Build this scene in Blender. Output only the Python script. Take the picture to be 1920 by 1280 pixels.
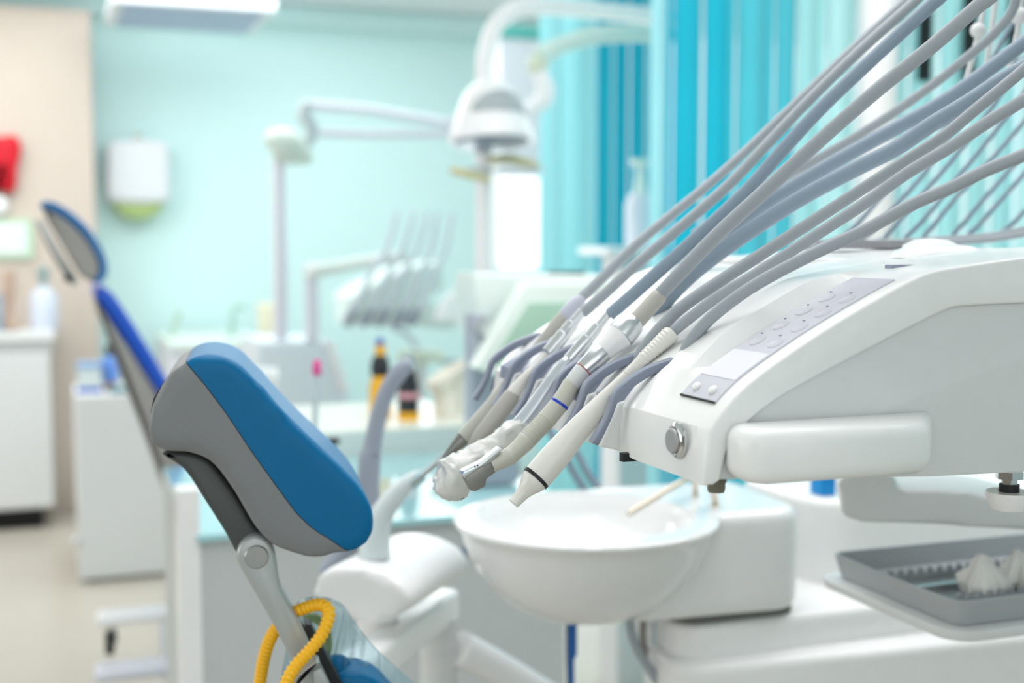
import bpy, math, random
from mathutils import Vector, Matrix
random.seed(7)
D = bpy.data; SC = bpy.context.scene
for _o in list(D.objects): D.objects.remove(_o)

# ------------------------------------------------------------------ camera, light, exposure
F = 2400.0; CX, CY = 960.0, 640.0; HORIZON = 450.0; CAMZ = 1.25
TH = math.atan((CY - HORIZON) / F)
cam_d = D.cameras.new('camera'); cam = D.objects.new('camera', cam_d); SC.collection.objects.link(cam)
cam.location = (0, 0, CAMZ); cam.rotation_euler = (math.pi / 2 - TH, 0, 0)
cam_d.sensor_width = 36; cam_d.lens = 45; cam_d.clip_start = 0.05
cam_d.dof.use_dof = True; cam_d.dof.focus_distance = 0.92; cam_d.dof.aperture_fstop = 3.9
SC.camera = cam
wd = D.worlds.new('world'); SC.world = wd; wd.use_nodes = True
wd.node_tree.nodes['Background'].inputs[0].default_value = (0.90, 0.96, 1.0, 1)
wd.node_tree.nodes['Background'].inputs[1].default_value = 1.1
SC.view_settings.view_transform = 'Standard'; SC.view_settings.look = 'None'
SC.view_settings.exposure = 0.15; SC.view_settings.gamma = 1.0; SC.view_settings.use_curve_mapping = False
SC.cycles.use_denoising = True; SC.cycles.max_bounces = 8
SC.cycles.sample_clamp_indirect = 6.0

A = Vector((math.cos(math.radians(20)), math.sin(math.radians(20)), 0))
B = Vector((-math.sin(math.radians(20)), math.cos(math.radians(20)), 0))
Z = Vector((0, 0, 1))
C0 = Vector((0, 0, CAMZ))
_fw = Vector((0, math.cos(TH), -math.sin(TH))); _up = Vector((0, math.sin(TH), math.cos(TH)))

def area(name, loc, size, power, rot=(0, 0, 0), col=(1, 1, 1)):
    l = D.lights.new(name, 'AREA'); l.shape = 'RECTANGLE'; l.size, l.size_y = size; l.energy = power; l.color = col
    o = D.objects.new(name, l); SC.collection.objects.link(o); o.location = loc; o.rotation_euler = rot
    return o
area('overhead_fill', (0.5, 1.7, 2.36), (2.2, 1.6), 30, (0, 0, math.radians(20)), (1, 0.955, 0.97))  # added overhead fill for the foreground; no fixture is modelled
area('overhead_fill', (-1.75, 4.75, 2.36), (3.4, 1.6), 58, (0, 0, math.radians(20)), (0.98, 1, 1))  # added fill near the ceiling to brighten the back wall
def daylight(a, b, z, size, power):     # a window panel facing into the room
    p = A * a + B * b + Z * z
    area('daylight_area', p, size, power, (math.radians(-90), 0, math.radians(20)), (0.96, 1, 1))
daylight(2.4, 3.6, 1.3, (3.0, 2.0), 20)
daylight(2.3, 5.2, 1.3, (1.6, 2.0), 7)
area('daylight_area', A * -3.6 + B * 2.6 + Z * 1.5, (4.5, 1.5), 52, (math.radians(90), 0, math.radians(20 - 90)), (0.98, 1, 1))
area('daylight_area', A * -0.6 + B * -1.4 + Z * 1.6, (3.2, 1.4), 16, (math.radians(90), 0, math.radians(20)), (1, 0.98, 1))  # added unseen fill from behind the camera, brightens the sides facing it

# ------------------------------------------------------------------ geometry helpers
def ray(px, py):
    return _fw + Vector(((px - CX) / F, 0, 0)) + _up * (-(py - CY) / F)
def PL(px, py, n, k):            # where the line of sight meets the upright plane n.p = k
    r = ray(px, py); return C0 + r * ((k - n.dot(C0)) / n.dot(r))
def W(px, py, y): return PL(px, py, Vector((0, 1, 0)), y)
def Q(px, py, b): return PL(px, py, B, b)
def QZ(px, py, z): return PL(px, py, Z, z)

def catmull(pts, n=4, closed=False):
    pts = [tuple(p) for p in pts]; N = len(pts); out = []
    rng = range(N if closed else N - 1)
    for i in rng:
        g = lambda k: pts[k % N] if closed else pts[min(max(k, 0), N - 1)]
        p0, p1, p2, p3 = g(i - 1), g(i), g(i + 1), g(i + 2)
        for s in range(n):
            t = s / n
            out.append(tuple(0.5 * (2 * b_ + (c - a) * t + (2 * a - 5 * b_ + 4 * c - d) * t * t + (3 * b_ - a - 3 * c + d) * t ** 3)
                             for a, b_, c, d in zip(p0, p1, p2, p3)))
    if not closed: out.append(pts[-1])
    return out

class M:                          # mesh buffer
    def __init__(s): s.v = []; s.f = []
    def add(s, v, f):
        k = len(s.v); s.v += [Vector(x) for x in v]; s.f += [tuple(i + k for i in q) for q in f]; return s
    def box(s, o, la, lb, lz, ax=None, bx=None, zx=None):   # corner o, edges along ax, bx, zx
        ax = (ax or A) * la; bx = (bx or B) * lb; zx = (zx or Z) * lz
        v = [o, o + ax, o + ax + bx, o + bx]; v += [p + zx for p in v]
        return s.add(v, [(0, 3, 2, 1), (4, 5, 6, 7), (0, 1, 5, 4), (1, 2, 6, 5), (2, 3, 7, 6), (3, 0, 4, 7)])
    def sweep(s, pts, rad, seg=12, smooth=0, cap=True, flat=1.0):
        if smooth:
            q = catmull([tuple(p) + (r,) for p, r in zip(pts, rad)], smooth)
            pts = [Vector(p[:3]) for p in q]; rad = [max(p[3], 1e-5) for p in q]
        n = len(pts); v = []; f = []; nrm = None
        for i in range(n):
            t = (pts[min(i + 1, n - 1)] - pts[max(i - 1, 0)])
            t = t.normalized() if t.length > 1e-9 else Z
            if nrm is None:
                nrm = t.cross(Z); nrm = nrm.normalized() if nrm.length > 1e-3 else A.copy()
            nrm = (nrm - t * nrm.dot(t)).normalized(); bn = t.cross(nrm)
            for k in range(seg):
                a = 2 * math.pi * k / seg
                v.append(pts[i] + (nrm * math.cos(a) + bn * (math.sin(a) * flat)) * rad[i])
        for i in range(n - 1):
            for k in range(seg):
                a, b = i * seg + k, i * seg + (k + 1) % seg
                f.append((a, b, b + seg, a + seg))
        if cap: f.append(tuple(range(seg - 1, -1, -1))); f.append(tuple(range((n - 1) * seg, n * seg)))
        return s.add(v, f)
    def lathe(s, c, prof, seg=24, ax=None, sx=1.0):        # prof: (radius, height along ax)
        ax = ax or Z; u = ax.cross(B); u = (u if u.length > 1e-3 else A.copy()).normalized(); w = ax.cross(u)
        v = []; f = []; n = len(prof)
        for r, h in prof:
            for k in range(seg):
                a = 2 * math.pi * k / seg
                v.append(c + ax * h + (u * math.cos(a) * sx + w * math.sin(a)) * max(r, 1e-5))
        for i in range(n - 1):
            for k in range(seg):
                a, b = i * seg + k, i * seg + (k + 1) % seg
                f.append((a, b, b + seg, a + seg))
        f.append(tuple(range(seg - 1, -1, -1))); f.append(tuple(range((n - 1) * seg, n * seg)))
        return s.add(v, f)
    def ball(s, c, r, seg=14, rings=9, sz=1.0):
        return s.lathe(c, [(r * math.sin(math.pi * i / rings), -r * sz * math.cos(math.pi * i / rings)) for i in range(rings + 1)], seg)
    def prism(s, pts, dv, t, r=0.0, seg=3, back=True):                # planar outline pts pushed t along dv, edges rounded by r
        n = len(pts); dv = dv.normalized()
        nr = Vector()
        c = sum(pts, Vector()) / n
        for i in range(n): nr += (pts[i] - c).cross(pts[(i + 1) % n] - c)
        nr.normalize(); off = []
        for i in range(n):
            e1 = (pts[i] - pts[i - 1]); e2 = (pts[(i + 1) % n] - pts[i])
            m = (e1.normalized() + e2.normalized()); o = m.cross(nr)
            off.append(o.normalized() if o.length > 1e-6 else Vector())
        rings = [(0, r)] if r else [(0, 0)]
        if r:
            for i in range(1, seg + 1):
                a = math.pi / 2 * i / seg; rings.append((r * (1 - math.cos(a)), r * (1 - math.sin(a))))
            rings += [(t - h, q) for h, q in reversed(rings)] if back else [(t, 0)]
        else: rings.append((t, 0))
        v = []; f = []
        for h, q in rings:
            for i in range(n): v.append(pts[i] + dv * h - off[i] * q)
        for k in range(len(rings) - 1):
            for i in range(n):
                a, b = k * n + i, k * n + (i + 1) % n
                f.append((a, b, b + n, a + n))
        f.append(tuple(range(n - 1, -1, -1))); f.append(tuple(range((len(rings) - 1) * n, len(rings) * n)))
        return s.add(v, f)

def evaluated(m, mods):           # the mesh buffer after a chain of modifiers
    me = D.meshes.new('tmp'); me.from_pydata(m.v, [], m.f); me.validate()
    import bmesh
    bm = bmesh.new(); bm.from_mesh(me); bmesh.ops.recalc_face_normals(bm, faces=bm.faces); bm.to_mesh(me); bm.free()
    o = D.objects.new('tmp', me); SC.collection.objects.link(o); extra = []
    for kind, kw in mods:
        md = o.modifiers.new(kind, kind)
        for k, v in kw.items():
            if k == 'cutter':
                m2 = D.meshes.new('tmp2'); m2.from_pydata(v.v, [], v.f); m2.validate()
                bm = bmesh.new(); bm.from_mesh(m2); bmesh.ops.recalc_face_normals(bm, faces=bm.faces); bm.to_mesh(m2); bm.free()
                c = D.objects.new('tmp2', m2); SC.collection.objects.link(c); extra.append(c); md.object = c
            else: setattr(md, k, v)
    dg = bpy.context.evaluated_depsgraph_get(); ev = o.evaluated_get(dg); em = ev.to_mesh()
    r = M(); r.v = [v.co.copy() for v in em.vertices]; r.f = [tuple(p.vertices) for p in em.polygons]
    ev.to_mesh_clear()
    for x in [o] + extra:
        d_ = x.data; D.objects.remove(x); D.meshes.remove(d_)
    return r
def soft(m, voxel=.004, it=12, cut=None, op='INTERSECT'):
    mods = [('REMESH', dict(mode='VOXEL', voxel_size=voxel)), ('SMOOTH', dict(factor=.5, iterations=it))]
    if cut: mods.append(('BOOLEAN', dict(operation=op, solver='EXACT', cutter=cut)))
    return evaluated(m, mods)
ORG = {}
def obj(name, m, mat, parent=None, bevel=0, auto=40, label=None, sub=0):
    if parent is None:
        lo = Vector([min(p[i] for p in m.v) for i in range(3)]); hi = Vector([max(p[i] for p in m.v) for i in range(3)])
        org = Vector(((lo.x + hi.x) / 2, (lo.y + hi.y) / 2, lo.z))
    else: org = ORG[parent.name]
    me = D.meshes.new(name); me.from_pydata([p - org for p in m.v], [], m.f); me.validate(); me.update()
    import bmesh
    bm = bmesh.new(); bm.from_mesh(me); bmesh.ops.recalc_face_normals(bm, faces=bm.faces); bm.to_mesh(me); bm.free()
    me.materials.append(mat)
    o = D.objects.new(name, me); SC.collection.objects.link(o)
    if parent is None: o.location = org
    else: o.parent = parent
    ORG[o.name] = org
    if bevel:
        b = o.modifiers.new('bevel', 'BEVEL'); b.width = bevel; b.segments = 3; b.limit_method = 'ANGLE'; b.angle_limit = math.radians(35)
    if sub:
        b = o.modifiers.new('sub', 'SUBSURF'); b.levels = b.render_levels = sub
    me.shade_smooth()
    if auto: me.set_sharp_from_angle(angle=math.radians(auto))
    if bevel:
        b = o.modifiers.new('wn', 'WEIGHTED_NORMAL'); b.keep_sharp = False
    if label: o['label'] = label
    return o
def thing(name, loc, label, cat, group=None):
    o = D.objects.new(name, None); SC.collection.objects.link(o); o.location = loc; o.empty_display_size = 0.05
    ORG[o.name] = Vector(loc); return tag(o, label, cat, group)
def tag(o, label, cat, group=None):
    o['label'] = label; o['category'] = cat
    if group: o['group'] = group
    return o
def struct(o): o['kind'] = 'structure'; return o

# ------------------------------------------------------------------ materials
def lin(c):
    return tuple((x / 12.92 if x <= 0.04045 else ((x + 0.055) / 1.055) ** 2.4) for x in c)
def rgb(h): return lin([int(h[i:i + 2], 16) / 255 for i in (0, 2, 4)])
MATS = {}
def mat(name, h, rough=0.4, metal=0.0, bump=0.0, scale=60, trans=0.0, alpha=1.0, emit=0.0, coat=0.0, var=0.03, translucent=0.0, ior=1.45, stretch=None):
    if name in MATS: return MATS[name]
    m = D.materials.new(name); m.use_nodes = True; nt = m.node_tree; n = nt.nodes; L = nt.links
    p = n['Principled BSDF']; c = rgb(h)
    tc = n.new('ShaderNodeTexCoord'); mp = n.new('ShaderNodeMapping'); L.new(tc.outputs['Object'], mp.inputs[0])
    if stretch: mp.inputs['Scale'].default_value = stretch
    nz = n.new('ShaderNodeTexNoise'); nz.inputs['Scale'].default_value = scale; nz.inputs['Detail'].default_value = 3
    L.new(mp.outputs[0], nz.inputs['Vector'])
    mx = n.new('ShaderNodeMix'); mx.data_type = 'RGBA'
    mx.inputs[6].default_value = tuple(x * (1 - var) for x in c) + (1,); mx.inputs[7].default_value = tuple(min(1, x * (1 + var)) for x in c) + (1,)
    L.new(nz.outputs[0], mx.inputs[0]); L.new(mx.outputs[2], p.inputs['Base Color'])
    p.inputs['Roughness'].default_value = rough; p.inputs['Metallic'].default_value = metal
    p.inputs['Transmission Weight'].default_value = trans; p.inputs['Alpha'].default_value = alpha
    p.inputs['Coat Weight'].default_value = coat; p.inputs['IOR'].default_value = ior
    if emit: p.inputs['Emission Color'].default_value = c + (1,); p.inputs['Emission Strength'].default_value = emit
    if bump:
        b = n.new('ShaderNodeBump'); b.inputs['Strength'].default_value = bump; b.inputs['Distance'].default_value = 0.001
        L.new(nz.outputs[0], b.inputs['Height']); L.new(b.outputs[0], p.inputs['Normal'])
    if translucent:
        t = n.new('ShaderNodeBsdfTranslucent'); L.new(mx.outputs[2], t.inputs[0]); ms = n.new('ShaderNodeMixShader')
        ms.inputs[0].default_value = translucent
        L.new(p.outputs[0], ms.inputs[1]); L.new(t.outputs[0], ms.inputs[2]); L.new(ms.outputs[0], n['Material Output'].inputs[0])
    MATS[name] = m; return m

WHITE = mat('white_plastic', 'F1F2F2', 0.28, coat=0.2, bump=0.02)
UNITW = mat('unit_white', 'EEF0EF', 0.3, coat=0.15, bump=0.02)
PANELG = mat('control_panel_grey', 'C9CAD3', 0.35)
PANELW = mat('control_panel_pale', 'E6E6EE', 0.3)
FIN = mat('holder_slate', '80889A', 0.4, bump=0.05)
FIN2 = mat('holder_slate_pale', '98A0B2', 0.45)
HOSE = mat('hose_grey', '9CA4AA', 0.45, bump=0.04, scale=200)
HOSEB = mat('hose_bluegrey', '8899A8', 0.42, bump=0.04, scale=200)
BEIGE = mat('handpiece_cream', 'E2E1DA', 0.28, coat=0.3)
GREIGE = mat('handpiece_greige', 'C4C4B9', 0.35)
PUTTY = mat('handpiece_putty', 'B5B3AC', 0.4)
CHROME = mat('chrome', 'D8DADC', 0.12, 1.0)
SATIN = mat('satin_aluminium', 'DADDE0', 0.28, 1.0, bump=0.05, stretch=(1, 1, 12))
STEEL = mat('brushed_steel', 'A8A8A6', 0.3, 1.0, bump=0.1)
MGREY = mat('head_grey_metal', '8F8E8A', 0.35, 0.6)
BLACK = mat('black_rubber', '14181B', 0.5)
DARK = mat('black_gap', '0C0F10', 0.7)
BLUE = mat('blue_vinyl', '00699C', 0.42, bump=0.12, scale=900, ior=1.3)
BLUEF = mat('royal_blue_vinyl', '0A50C0', 0.35, bump=0.05)
BLUEH = mat('steel_blue_vinyl', '2F6FA8', 0.35, bump=0.05)
SHELL = mat('grey_shell', '7F8284', 0.42, bump=0.06, scale=500)
SHELLF = mat('far_grey_shell', '9A9894', 0.5)
PLATE = mat('dark_support_plate', '4E5252', 0.45, 0.2)
ALU = mat('light_grey_cast', 'B3B8B8', 0.35, 0.3)
YEL = mat('yellow_hose', 'FFC01A', 0.38)
OLIVE = mat('olive_hose', 'A6A24E', 0.45)
FILM = mat('plastic_film', 'B4E0EE', 0.12, trans=0.85, alpha=0.55, ior=1.2)
CERAM = mat('ceramic_white', 'E8EAEA', 0.18, coat=0.4)
GREYP = mat('pale_grey_plastic', 'D9DCDC', 0.4)
TRAYM = mat('tray_metal', 'AEB3B6', 0.4, 0.1, bump=0.05)
COTTON = mat('cotton_gauze', 'E9E8E3', 0.9, bump=0.6, scale=300)
WALLM = mat('mint_wall', 'D4F2F1', 0.7, bump=0.05, scale=20)
BEIGEW = mat('beige_wall', 'CCBFB3', 0.6, bump=0.05, scale=12)
CEILM = mat('ceiling_paint', 'EAF2F3', 0.7)
TEAL = mat('teal_band', '62BDB4', 0.6)
FLOORM = mat('floor_beige', 'BDB6AA', 0.25, var=0.06, scale=1.5)
CYAN = mat('blind_bright_cyan', '35D3E3', 0.6, translucent=0.6, stretch=(1, 1, .02), scale=90)  # these slat tones put the uneven backlight into the fabric colour
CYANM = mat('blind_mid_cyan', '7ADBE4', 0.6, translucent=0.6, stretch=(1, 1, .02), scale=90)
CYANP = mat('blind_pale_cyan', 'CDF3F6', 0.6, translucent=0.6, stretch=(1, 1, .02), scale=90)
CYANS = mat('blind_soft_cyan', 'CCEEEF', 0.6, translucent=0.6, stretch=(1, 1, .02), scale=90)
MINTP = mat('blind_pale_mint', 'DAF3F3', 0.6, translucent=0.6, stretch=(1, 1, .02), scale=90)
GLASSTOP = mat('aqua_reflection_glass', 'A8DAE0', 0.08, coat=0.6)  # aqua reflection of the surroundings is put into the base colour
DESKG = mat('desk_front_grey', 'C3C8C8', 0.5)

# ------------------------------------------------------------------ the room shell
WB = 6.5; CEIL = 2.41
def ap(p): return A.dot(p)
def AB(a, b, z): return A * a + B * b + Z * z
m = M().box(AB(-5, -1.5, -0.1), 11, 8.2, 0.1); struct(obj('floor', m, FLOORM))
m = M().box(AB(-5, -1.5, CEIL), 11, 8.2, 0.1); struct(obj('ceiling', m, CEILM))
a_wr = ap(Q(1018, 300, WB))
m = M().box(AB(-5, WB, 0), a_wr + 5, 0.15, CEIL); struct(obj('wall_back', m, WALLM))
m = M().box(AB(-5.15, -1.5, 0), 0.15, 8.2, CEIL); struct(obj('wall_left', m, BEIGEW))
m = M().box(AB(-5, -1.65, 0), 11, 0.15, CEIL); struct(obj('wall_front', m, CEILM))
m = M().box(AB(3.38, -1.5, 0), 0.15, 4.3, CEIL); struct(obj('wall_right', m, WALLM))
m = M().box(AB(-5, WB - 0.10, CEIL - 0.10), a_wr + 5, 0.10, 0.10); struct(obj('trim_1', m, WALLM, bevel=0.02))
a_be = ap(Q(176, 300, 6.25))
m = M().box(AB(-5, 6.2, 0), a_be + 5, 0.29, CEIL - 0.12); struct(obj('wall_pier', m, BEIGEW, bevel=0.01))

# ------------------------------------------------------------------ the dental delivery unit in front
O = W(1345, 900, 0.80); B0 = B.dot(O)
def U(px, py, b=0.0): return Q(px, py, B0 + b)
top_px = catmull([(1322, 806), (1345, 772), (1395, 718), (1480, 655), (1560, 603), (1640, 556), (1700, 524), (1745, 507), (1830, 493), (1920, 481), (2050, 468), (2250, 455)], 4)
front_px = [(1312, 907), (1314, 858)]
bot_px = [(2250, 864), (1920, 883), (1740, 892), (1346, 898), (1330, 905)]
prof = [U(*p) for p in front_px + top_px + bot_px]
nf, ntp, nb = len(front_px), len(top_px), len(bot_px)
top3 = [U(*p) for p in top_px]
tn = []
for i in range(ntp):
    t = top3[min(i + 1, ntp - 1)] - top3[max(i - 1, 0)]; n_ = t.cross(B); n_ = n_ if n_.z > 0 else -n_
    tn.append(n_.normalized())
tn[0] = (tn[0] - A).normalized()
cum = [0]
for i in range(1, ntp): cum.append(cum[-1] + (top3[i] - top3[i - 1]).length)
def surf(s, b, h=0.0):            # a point on the unit's top skin: s metres up the slope, b metres across
    s = max(0, min(s, cum[-1] - 1e-6))
    for i in range(1, ntp):
        if s <= cum[i]:
            k = (s - cum[i - 1]) / (cum[i] - cum[i - 1])
            return top3[i - 1].lerp(top3[i], k) + B * b + tn[i - 1].lerp(tn[i], k).normalized() * h
def project(p):
    d = p - C0; fz = d.dot(_fw); return CX + F * d.x / fz, CY - F * d.dot(_up) / fz
def s_of(y, b):
    best = min(range(400), key=lambda i: abs(project(surf(cum[-1] * i / 400, b))[1] - y)); return cum[-1] * best / 400
S_BOT = s_of(757, .010); S_TOP = s_of(526, .010)
def ridge(s):
    a = (s - S_BOT) / (S_TOP - S_BOT)
    if a < -0.02 or a > 1.12: return 0
    return max(0, min(1, (a + 0.02) / 0.35)) * max(0, min(1, (1.12 - a) / 0.3))
unit = thing('delivery_unit', AB(A.dot(O) + .25, B0 + .2, O.z), 'white dental delivery unit with curved top and slate instrument holders', 'dental unit')
secs = [(.000, 0, -.0006), (.004, 0, -.0003), (.058, 0, 0), (.066, .011, 0), (.098, .011, 0), (.124, 0, -.005), (.41, 0, -.005), (.43, 0, -.012)]
m = M(); N = len(prof)
for b, rg, off in secs:
    for i, p in enumerate(prof):
        q = p + B * b
        if nf <= i < nf + ntp: q += tn[i - nf] * (rg * ridge(cum[i - nf]) + off)
        elif i < nf: q += -A * off
        m.v.append(q)
for k in range(len(secs) - 1):
    for i in range(N):
        j = (i + 1) % N; m.f.append((k * N + i, k * N + j, (k + 1) * N + j, (k + 1) * N + i))
m.f.append(tuple(range(N))); m.f.append(tuple(range((len(secs) - 1) * N, len(secs) * N)))
obj('housing', m, UNITW, unit, bevel=0.003, auto=30)
inner_px = catmull([(1342, 897), (1350, 862), (1362, 825), (1388, 795), (1440, 752), (1500, 716), (1600, 663), (1700, 611), (1760, 582), (1795, 573), (1920, 567), (2050, 562), (2250, 556)], 3)
outer_px = [(1330, 906)] + front_px + top_px
ring = [U(*p, -.006) for p in outer_px] + [U(*p, -.006) for p in reversed(inner_px)]
for i in range(len(ring)): ring[i] = (U(*outer_px[i]) if i < len(outer_px) else U(*list(reversed(inner_px))[i - len(outer_px)])) - B * .006
obj('side_band', M().prism(ring, B, .016, .0022, 3, False), UNITW, unit, auto=40)
# recessed side cover
cov = [U(*p, .0) for p in inner_px] + [U(2250, 866), U(1920, 884), U(1740, 893), U(1345, 897)]
obj('side_cover', M().prism([p - B * .001 for p in cov], B, .012, .001), GREYP, unit)
# handle
zt, zb = U(1440, 806, -.04).z, U(1440, 912, -.04).z
hp = [U(1360, 850, 0), U(1364, 850, -.010), U(1376, 850, -.021), U(1402, 850, -.033), U(1440, 850, -.042), U(1738, 850, -.042), U(1746, 850, -.03), U(1746, 850, .002)]
hb = [Vector((p.x, p.y, zb)) for p in hp]
obj('side_handle', M().prism(hb, Z, zt - zb, .010, 5), UNITW, unit, auto=50)
# front push button
pc = U(1312, 838, 0); fp = None
for i in range(200):
    p = pc + B * (i * .001)
    if project(p)[0] <= 1272: fp = p; break
ax = -A
pb = obj('push_button', M().lathe(fp - A * .0, [(.0000, .0), (.0118, 0), (.0120, .0012), (.0105, .0030), (.0092, .0034), (.0090, .002), (.0, .002)], 32, ax), CHROME, unit, label='round chrome push button')
obj('button_cap', M().lathe(fp, [(.0, .001), (.0082, .001), (.0082, .0050), (.0074, .0058), (0, .0058)], 32, ax), mat('button_grey', 'B4B4B2', .4, .5), pb)
# control panel
def strip(s0, s1, b0, b1, h, n=14, th=.0012, skew=0.0):
    m = M(); rows = []
    for i in range(n + 1):
        s = s0 + (s1 - s0) * i / n
        for b in (b0, b1):
            m.v.append(surf(s + (skew if b == b1 else 0) * (1 - i / n), b, h)); m.v.append(surf(s + (skew if b == b1 else 0) * (1 - i / n), b, h - th))
    for i in range(n):
        k = i * 4; m.f += [(k, k + 2, k + 6, k + 4), (k + 1, k + 5, k + 7, k + 3), (k, k + 4, k + 5, k + 1), (k + 2, k + 3, k + 7, k + 6)]
    m.f += [(0, 1, 3, 2), (n * 4, n * 4 + 2, n * 4 + 3, n * 4 + 1)]
    return m
LS = S_TOP - S_BOT
cp = obj('control_panel', strip(S_BOT, S_TOP, .009, .056, .0010), PANELG, unit, label='grey membrane keypad set into the slope')
obj('display_window', strip(S_BOT + LS * .13, S_BOT + LS * .32, .010, .055, .0013), PANELW, cp)
obj('panel_groove', strip(S_BOT - .0006, S_BOT + .0006, .009, .056, .0014, 2), DARK, cp)
for b in (.022, .044):
    c = surf(S_BOT + LS * .055, b, .001); nn = (surf(S_BOT + LS * .055, b, .01) - c).normalized()
    obj('indicator_key', M().lathe(c, [(.0034, 0), (.0032, .0016), (.0018, .0026), (0, .0028)], 16, nn), WHITE, cp)
for r_ in range(4):
    for b in (.020, .043):
        s = S_BOT + LS * (.40 + r_ * .13); c = surf(s, b, .0010); nn = (surf(s, b, .01) - c).normalized()
        obj('key', M().lathe(c, [(.0062, 0), (.0060, .0005), (.0052, .0006), (.0048, .0003), (0, .0003)], 20, nn), PANELG, cp)
        c2 = surf(s + .008, b + .006, .0010); obj('key_mark', M().box(c2, .0016, .0016, .0008), FIN, cp)
# instrument holders: slate fins and cradles
fin_up = [(1266, 671), (1221, 687), (1188, 706), (1158, 733), (1146, 765), (1132, 797), (1112, 829)]
fin_lo = [(1122, 836), (1135, 812), (1150, 780), (1161, 748), (1186, 727), (1215, 708), (1250, 691), (1280, 678)]
fb = .122
f3 = [U(*p, fb) for p in catmull(fin_up, 3)] + [U(*p, fb) for p in fin_lo]
cr = [U(*p, fb) for p in [(1285, 692), (1220, 716), (1168, 748), (1164, 792), (1200, 800), (1310, 720)]]
hw = [U(*p, fb) for p in [(1240, 735), (1172, 760), (1160, 790), (1150, 812), (1138, 842), (1180, 850), (1300, 760)]]
for k in range(6):
    d = B * (.054 * k)
    obj('holder_fin', M().prism([p + d for p in f3], B, .009, .001), FIN, unit)
    if k < 5: obj('holder_wall', M().prism([p + d + B * .011 for p in hw], B, .042, .002), UNITW, unit)
    if k < 5: obj('holder_cradle', M().prism([p + d + B * .015 for p in cr], B, .034, .003), FIN2, unit)
obj('underside_plug', M().lathe(U(1343, 922, .02), [(.0, 0), (.0052, 0), (.0058, .002), (.0058, .006), (.0066, .007), (.0066, .016), (0, .016)], 16), mat('plug_taupe', '6E6C5E', .5), unit)
obj('rubber_pad', M().box(U(1168, 866, .108), .02, .006, .006), BLACK, unit)
# things on the top deck of the unit
zt2 = U(1920, 481).z
obj('deck_rim', M().box(U(1480, 500, .22), .52, .20, .007), UNITW, unit, bevel=.004)
for x0, x1 in ((1585, 1632), (1665, 1722)):
    p = U(x0, 466, .30); q = U(x1, 466, .30)
    obj('deck_recess', M().box(p, (q - p).length, .05, .008), mat('recess_grey', '97979C', .6), unit, bevel=.001)
dm = M().lathe(U(1762, 474, .16), [(.040, -.004), (.036, .002), (.024, .006), (.0, .008)], 28); obj('deck_dome', dm, UNITW, unit)
obj('deck_dome', M().lathe(U(1745, 470, .24), [(.026, -.004), (.024, .005), (.014, .010), (.0, .011)], 28), UNITW, unit)
obj('vent_strip', M().box(U(1672, 507, .045), .22, .008, .004), FIN2, unit)

# lower knob hanging below the unit
kp = U(1893, 884, .06)
kn = thing('adjusting_knob', kp - Z * .025, 'white ribbed knob on a steel bolt under the delivery unit', 'knob')
obj('bolt', M().lathe(kp - Z * .010, [(0, 0), (.006, 0), (.006, .005), (.0105, .005), (.0105, .0105), (0, .0105)], 6), CHROME, kn)
obj('black_collar', M().lathe(kp - Z * .015, [(0, 0), (.0075, 0), (.0075, .0055), (0, .0055)], 20), BLACK, kn)
kv = [(0, 0), (.012, 0), (.0135, .002), (.0175, .011), (.0168, .0135), (0, .0135)]
obj('knob_body', M().lathe(kp - Z * .0285, kv, 28), WHITE, kn)

# ------------------------------------------------------------------ handpieces in the holders
def hp_pts(data, b):
    P = [U(x, y, b) for x, y, w in data]; R = [w * .5 * (p - C0).dot(_fw) / F for p, (x, y, w) in zip(P, data)]
    return P, R
def seg_part(name, data, b, mt, parent, smooth=0, seg=24, label=None):
    P, R = hp_pts(data, b); return obj(name, M().sweep(P, R, seg, smooth), mt, parent, label=label, auto=35)
HB = [.152, .206, .260, .314, .368]
g = 'handpieces in the slate holders'
b = HB[0]
h = thing('dental_handpiece', U(963, 944, b), 'cream handpiece with black ring and ribbed tail, nearest the camera', 'handpiece', g)
seg_part('body', [(1005, 896, 52), (1008, 893, 55), (1040, 856, 55), (1085, 804, 46), (1130, 752, 32), (1174, 703, 18)], b, BEIGE, h, 4)
seg_part('band', [(1003, 898.5, 55.6), (1007.5, 893.5, 55.8)], b, BLACK, h, label='black ring')
seg_part('nozzle', [(963, 944, 22), (972, 934, 23), (984, 920, 30), (995, 907.5, 45), (1000, 902, 50), (1004, 897, 51)], b, BEIGE, h, 3)
rd = [(1174, 703, 18), (1190, 688, 20), (1204, 675, 24)]
for i in range(9):
    t = i / 9; x = 1206 + 50 * t; y = 673 - 45 * t; w = 25 + 9 * t
    rd += [(x, y, w), (x + 2, y - 1.8, w + 2.4), (x + 4.2, y - 3.8, w)]
rd += [(1258, 626, 34), (1260, 624, 30)]
seg_part('ribbed_tail', rd, b, BEIGE, h)
b = HB[1]
h = thing('dental_handpiece', U(885, 915, b), 'greige handpiece with blue ring, chrome coupler and square metal head', 'handpiece', g)
seg_part('tail_cap', [(1190, 606, 32), (1196, 599, 33), (1228, 563, 32), (1235, 555, 31), (1240, 549, 24)], b, PUTTY, h, 2)
seg_part('coupler_ring', [(1161, 630, 50), (1163, 628, 58), (1178, 611, 56), (1186, 603, 50), (1190, 598, 36)], b, SATIN, h)
seg_part('coupler_cone', [(1130, 659, 41), (1145, 645, 47), (1162, 629, 57)], b, WHITE, h)
seg_part('coupler_sleeve', [(1094, 694, 35), (1095, 693, 37), (1129, 660, 41), (1131, 658, 39)], b, SATIN, h)
seg_part('coupler_collar', [(1071, 720, 31), (1073, 718, 32.5), (1094, 694, 36)], b, GREYP, h)
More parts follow.
